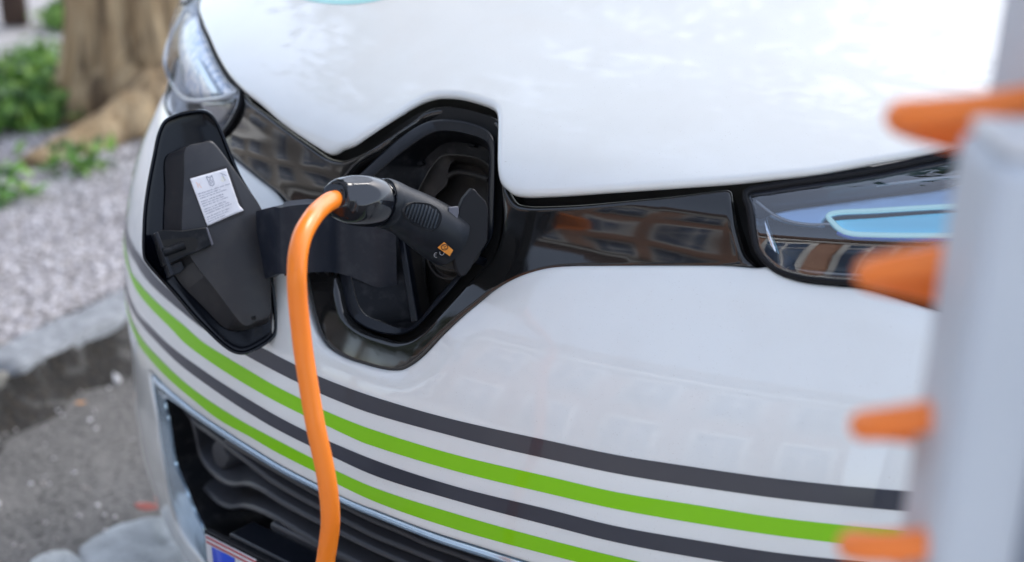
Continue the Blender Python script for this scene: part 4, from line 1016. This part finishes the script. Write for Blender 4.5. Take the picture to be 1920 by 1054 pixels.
for i in range(24000):
    x = rnd.uniform(-120, 420); y = rnd.uniform(30, 1054) if rnd.random() > .0 else 0
    y = 100+(650-100)*rnd.random()
    p = ground_at(x, y, GZ+KH-.006)
    if (p-kA)@kn < .14: continue
    sc_ = rnd.uniform(.004, .0095)*(1.5 if rnd.random() < .08 else 1); P.append(p+np.array([0, 0, .003+.012*nz(p[0]*.6, p[1]*.6)])); S.append(sc_)
pebble_mesh('gravel', np.array(P), np.array(S), STN)
P = []; S = []
for i in range(700):
    d_ = rnd.random()**1.5*.9; t_ = rnd.uniform(-.8, 1.6); p = kA+kd*t_-kn*(d_+.02); p[2] = GZ+.005
    P.append(p); S.append(rnd.uniform(.002, .006))
pebble_mesh('grit', np.array(P), np.array(S), STN, seed=3)
# paving stones at the lower left, loose stone and fallen leaves
def flat_stone(px_, hgt, label, seed, m):
    pl = catmull(np.array([ground_at(x, y, GZ+hgt)[:2] for x, y in px_]), True, .02); c = pl.mean(0); r_ = np.random.RandomState(seed); n = len(pl)
    rings = [(1.0, -.03), (1.0, hgt*.7), (.992, hgt*.92), (.975, hgt), (.8, hgt+.001), (.55, hgt+.001), (.25, hgt+.001)]
    V = []; F = []
    jit = 1+.012*r_.randn(n)
    for k, (s_, z) in enumerate(rings):
        for i in range(n):
            q = c+(pl[i]-c)*s_*(jit[i]); V.append((q[0], q[1], GZ+z+(.004*nz(q[0]*6, q[1]*6)+.0015*r_.randn() if k > 1 else 0)))
    for k in range(len(rings)-1):
        for i in range(n): j = (i+1) % n; F.append((k*n+i, k*n+j, (k+1)*n+j, (k+1)*n+i))
    F.append([(len(rings)-1)*n+i for i in range(n)])
    ob = mesh_obj('paving_stone', V, F, m, None, True, (c[0], c[1], GZ))
    import bmesh
    b = bmesh.new(); b.from_mesh(ob.data); bmesh.ops.recalc_face_normals(b, faces=b.faces); b.to_mesh(ob.data); b.free()
    return tag(ob, label, 'paving stone', 'granite paving stones by the gutter')
PAV = mat('paving_granite', (.42, .435, .435), .8, var=[(22, (.56, .58, .58), .4, .65, 6), (200, (.10, .10, .10), .6, .75, 2)], bump=[(45, .7, .007, 5)])
flat_stone([(150, 1024), (190, 995), (250, 972), (300, 968), (345, 985), (420, 1010), (440, 1080), (330, 1110), (200, 1085), (160, 1052)], .035, 'larger grey paving stone beside the car bumper at the bottom left', 3, PAV)
flat_stone([(58, 1052), (95, 1034), (128, 1030), (150, 1044), (185, 1080), (190, 1130), (110, 1160), (40, 1120)], .03, 'smaller grey paving stone at the bottom left corner', 4, PAV)
LEAF = mat('red_leaf', (.42, .12, .09), .6); LEAFO = mat('orange_leaf', (.55, .27, .10), .6)
def leaf(px, py, sz, m, label, rot, z=.012):
    c = ground_at(px, py, GZ+z); V = []; F = []; a = 9
    pr_ = [(-1, 0), (-.75, .28), (-.35, .48), (.1, .5), (.55, .33), (1, 0)]
    up_ = []
    for x, y in pr_: up_.append((x, y))
    k = len(up_)
    for x, y in up_:
        for s_ in (-1, 0, 1):
            X, Y = x*sz, s_*y*sz; Z = .35*abs(s_)*y*sz+.25*sz*x*x
            V.append(c+np.array([X*math.cos(rot)-Y*math.sin(rot), X*math.sin(rot)+Y*math.cos(rot), Z]))
    for i in range(k-1):
        for j in range(2): q = i*3+j; F.append((q, q+1, q+4, q+3))
    ob = mesh_obj('fallen_leaf', V, F, m, None, True, tuple(c)); ob.modifiers.new('s', 'SOLIDIFY').thickness = .0006
    return tag(ob, label, 'leaf')
leaf(277, 955, .026, LEAF, 'reddish fallen leaf on the road beside the bumper', .4, .03)
leaf(262, 962, .016, LEAF, 'small red leaf scrap touching the reddish leaf', 1.9, .028) if False else None
leaf(152, 757, .012, LEAFO, 'tiny orange leaf in the gutter below the kerb', .9)
ws = pebble_mesh('loose_stone', np.array([ground_at(221, 713, GZ+.008)]), np.array([.016]), mat('white_stone', (.55, .54, .55), .8), None, 5)
tag(ws, 'single whitish stone lying in the gutter below the kerb', 'stone')

# ------------------------------------------------------------------ tree with spreading roots
ZG = GZ+KH-.01
BARK = mat('bark', (.38, .26, .14), .9, var=[(14, (.54, .41, .25), .42, .62, 6), (9, (.12, .08, .045), .5, .64, 4), (60, (.46, .38, .26), .6, .75, 4)], bump=[(30, .9, .02, 6), (120, .6, .006, 4)])
tb = ground_at(285, 205, ZG); tb[2] = ZG; print('tree base', tb)
tree = thing('plane_tree', 'broad old tree with spreading roots behind the car nose', 'tree', tuple(tb))
side = RT.copy(); side[2] = 0; side /= np.linalg.norm(side); awy = np.array([-math.sin(YAW), math.cos(YAW), 0])
loops = []; na = 96; aa = np.linspace(0, 2*math.pi, na, endpoint=False)
lob = [(2.2, .5, .13), (3.3, .35, .12), (3.95, .28, .10), (5.0, .4, .12), (.6, .5, .12), (4.5, .24, .09), (5.6, .3, .08), (2.9, .2, .06)]
_n = BARK.node_tree; _mp = _n.nodes.new('ShaderNodeMapping'); _mp.inputs['Scale'].default_value = (1, 1, .22); _tc = [q for q in _n.nodes if q.type == 'TEX_COORD'][0]
_n.links.new(_tc.outputs['Object'], _mp.inputs['Vector'])
for q in _n.nodes:
    if q.type == 'TEX_NOISE': _n.links.new(_mp.outputs[0], q.inputs['Vector'])
rr_ = np.random.RandomState(5); phz = rr_.rand(8)*6.28
for z in np.concatenate([np.linspace(-.05, .6, 22), np.linspace(.7, 3.2, 20)]):
    fl = math.exp(-max(z, 0)/.22); r0 = .205+.10*fl*.8-.02*max(z-.6, 0)*.5
    rad_ = np.full(na, r0)
    for a0, wd_, am in lob:
        dlt = np.angle(np.exp(1j*(aa-a0))); rad_ += am*(.55*math.exp(-max(z, 0)/.16)+.32*math.exp(-max(z, 0)/1.1))*np.exp(-(dlt/(wd_*.55))**2)
    rad_ += .010*np.sin(aa*7+phz[0]+z*1.3)+.007*np.sin(aa*13+phz[1]-z*2.1)+.005*np.sin(aa*23+phz[2]+z*4)
    c = tb+np.array([0, 0, z])+side*.05*max(z-.8, 0)*.3
    loops.append(c+np.outer(np.cos(aa)*rad_, side)+np.outer(np.sin(aa)*rad_, awy))
loft('trunk', loops, BARK, tree)
def gpt(px, py, up): p = ground_at(px, py, ZG+up); return p
rt = catmull([gpt(330, 120, .16), gpt(285, 185, .11), gpt(240, 222, .075), gpt(190, 252, .05), gpt(140, 276, .032), gpt(95, 298, .015), gpt(50, 322, .0), gpt(5, 348, -.02)], False, .04)
tube('root', rt, np.interp(np.linspace(0, 1, len(rt)), [0, .15, .35, .6, .85, 1], [.125, .10, .08, .06, .045, .025])*(1+.07*np.sin(np.arange(len(rt))*1.7)), BARK, tree, seg=20)
rt = catmull([gpt(255, 150, .14), gpt(205, 185, .09), gpt(165, 195, .05), gpt(125, 205, .02), gpt(80, 215, -.02)], False, .04)
tube('root', rt, np.interp(np.linspace(0, 1, len(rt)), [0, .3, .7, 1], [.13, .08, .045, .02]), BARK, tree, seg=18)
# limbs and crown, above the picture; they shade the car and show in its paint
rc = np.random.RandomState(12); tips = []
fork = tb+np.array([0, 0, 3.15])
for k in range(7):
    a = k*2*math.pi/7+rc.rand()*.5; L = 2.2+rc.rand()*1.2; e1_ = fork+np.array([math.cos(a)*L*.5, math.sin(a)*L*.5, .7+rc.rand()*.4]); e2__ = fork+np.array([math.cos(a)*L, math.sin(a)*L, 1.3+rc.rand()*1.3])
    pp = catmull([fork-np.array([0, 0, .3]), fork+np.array([math.cos(a)*.3, math.sin(a)*.3, .25]), e1_, e2__], False, .15)
    tube('limb', pp, np.linspace(.13, .035, len(pp)), BARK, tree, seg=10); tips.append(e2__); tips.append(e1_)
    for q in range(3):
        s_ = pp[int(len(pp)*(.5+.16*q))]; d_ = rc.randn(3); d_[2] = abs(d_[2])*.6+.2; d_ /= np.linalg.norm(d_); e3 = s_+d_*(.8+rc.rand()*.9)
        pb = catmull([s_, (s_+e3)/2+rc.randn(3)*.08, e3], False, .12); tube('branch', pb, np.linspace(.035, .012, len(pb)), BARK, tree, seg=6); tips.append(e3)
LEAVES = mat('tree_leaves', (.07, .115, .03), .55, var=[(3, (.10, .15, .04), .4, .65, 3)])
def leaf_cloud(name, centres, per, spread, size, m, parent=None, origin=None, seed=1, flat=.8):
    r_ = np.random.RandomState(seed); n = len(centres)*per
    C = np.repeat(np.array(centres), per, 0)+r_.randn(n, 3)*spread*np.array([1, 1, flat]); 
    u = r_.randn(n, 3); u /= np.linalg.norm(u, axis=1)[:, None]; v = np.cross(u, r_.randn(n, 3)); v /= np.linalg.norm(v, axis=1)[:, None]
    s_ = (size*(.6+.8*r_.rand(n)))[:, None]
    V = np.stack([C-u*s_, C+v*s_*.55+u*s_*.1, C+u*s_, C-v*s_*.55+u*s_*.1], 1).reshape(-1, 3); F = np.arange(n*4).reshape(-1, 4)
    return mesh_obj(name, V, F, m, parent, False, origin)
leaf_cloud('crown', tips, 420, .42, .075, LEAVES, tree, seed=3)
tree.location = tree.location

stree = thing('street_tree', 'leafy young street tree on the far pavement', 'tree', (-6.2, -6.6, GZ))
so = np.array([-6.2, -6.6, GZ]); pp = catmull([so, so+np.array([.05, 0, 1.2]), so+np.array([-.05, .05, 2.6]), so+np.array([.1, 0, 4.2])], False, .2)
tube('trunk', pp, np.linspace(.12, .05, len(pp)), BARK, stree, seg=12)
tp = []
for k in range(11):
    a = k*2.4; e3 = so+np.array([math.cos(a)*(.5+.09*k), math.sin(a)*(.5+.09*k), 2.6+.24*k]); s_ = so+np.array([0, 0, 2.0+.2*k]); pb = catmull([s_, (s_+e3)/2+np.array([0, 0, .1]), e3], False, .15)
    tube('branch', pb, np.linspace(.03, .01, len(pb)), BARK, stree, seg=6); tp.append(e3)
leaf_cloud('crown', tp, 420, .34, .07, LEAVES, stree, seed=9)
# ------------------------------------------------------------------ ivy and weeds round the tree
IVY = mat('ivy_leaf', (.10, .21, .035), .5)
N_ = IVY.node_tree; b_ = N_.nodes['Principled BSDF']; g_ = N_.nodes.new('ShaderNodeNewGeometry'); r_ = N_.nodes.new('ShaderNodeValToRGB')
r_.color_ramp.elements[0].color = (.05, .12, .035, 1); r_.color_ramp.elements[1].color = (.34, .52, .10, 1); e = r_.color_ramp.elements.new(.55); e.color = (.15, .32, .06, 1)
N_.links.new(g_.outputs['Random Per Island'], r_.inputs[0]); N_.links.new(r_.outputs[0], b_.inputs['Base Color']); b_.inputs['Transmission Weight'].default_value = 0
cl_ = []
for (x, y, rx, ry, n) in ((60, 150, 70, 40, 17), (30, 200, 50, 25, 11), (120, 195, 50, 14, 14), (85, 215, 40, 10, 8), (130, 30, 36, 18, 10), (155, 8, 30, 12, 7), (75, 110, 40, 14, 6), (20, 185, 30, 40, 10), (140, 300, 10, 5, 2), (10, 345, 14, 12, 2), (-40, 180, 60, 60, 20)):
    for i in range(n):
        a = rnd.random()*6.28; q = math.sqrt(rnd.random()); cl_.append(ground_at(x+rx*q*math.cos(a), y+ry*q*math.sin(a), ZG+.05))
iv = leaf_cloud('ground_ivy', cl_, 34, .045, .024, IVY, seed=8, flat=.6); tag(iv, kind='stuff')
# brown timber board standing beyond the ivy, top left corner
bp_ = ground_at(30, 46, ZG); TIM = mat('brown_timber', (.055, .032, .022), .7, var=[(12, (.085, .05, .035), .4, .7, 5)])
tr = thing('timber_edging', 'dark brown timber board standing beyond the ivy in the top left corner', 'board', (bp_[0], bp_[1], ZG))
Rb = np.array([side, awy, [0, 0, 1]]).T
wd2 = 48/F_PX*((bp_-CAM)@FW)
box('board', bp_+np.array([0, 0, .11]), (wd2, .05, .22), TIM, tr, rot=Rb, bev=.004); box('board', bp_+np.array([0, 0, .335]), (wd2, .05, .22), TIM, tr, rot=Rb, bev=.004)
box('stake', bp_+awy*.045+np.array([0, 0, .24]), (.05, .04, .52), TIM, tr, rot=Rb, bev=.004)

# ------------------------------------------------------------------ buildings across the street; they show in the gloss
PLAS = mat('brown_render', (.36, .20, .135), .85, var=[(2, (.41, .235, .16), .4, .7, 4)]); OCH = mat('grey_render', (.34, .30, .26), .85, var=[(2, (.40, .355, .31), .4, .7, 4)])
WFR = mat('window_surround', (.72, .70, .66), .6); WGL = mat('window_pane', (.05, .09, .17), .04, spec=1., coat=1); ROOFM = mat('roof_tile', (.12, .07, .05), .8)
def building(px_, py_, ang, wid, dep, hgt, m, label, rows, cols_, w0=1.15, h0=1.8):
    t = thing('town_house', label, 'building', (px_, py_, GZ)); ca, sa = math.cos(ang), math.sin(ang); R = np.array([[ca, -sa, 0], [sa, ca, 0], [0, 0, 1]]); o = np.array([px_, py_, GZ])
    def bx(nm, c, s_, mm, par, bev=0): return box(nm, o+R@np.array(c), s_, mm, par, rot=R, bev=bev)
    bx('wall', (0, -dep/2, hgt/2), (wid, dep, hgt), m, t)
    bx('plinth', (0, .06, .58), (wid+.1, .12, 1.16), WFR, t); bx('cornice', (0, .12, hgt-.2), (wid+.3, .3, .3), WFR, t)  # plinth made tall and pale so it reflects brightly in the chrome trim
    bx('roof', (0, -dep/2, hgt+.5), (wid+.5, dep+.5, 1.0), ROOFM, t)
    for j in range(rows):
        for i in range(cols_):
            x = (i+.5)/cols_*wid-wid/2; z = 2.3+j*3.1
            f = bx('window', (x, .05, z), (w0+.36, .14, h0+.4), WFR, t); bx('pane', (x, .125, z), (w0, .02, h0), WGL, f); bx('mullion', (x, .145, z), (.07, .03, h0), WFR, f); bx('transom', (x, .147, z+h0*.18), (w0, .03, .07), WFR, f)
    return t
building(-2.0, -10.5, 0.05, 13, 8, 7.0, PLAS, 'brown rendered town house across the street', 2, 6)
building(16.5, -10.5, .75, 10, 8, 7.0, OCH, 'grey rendered town house across the street', 2, 4)
building(-17.5, -7.0, -.75, 12, 8, 7.5, OCH, 'grey rendered corner house down the street', 2, 5)
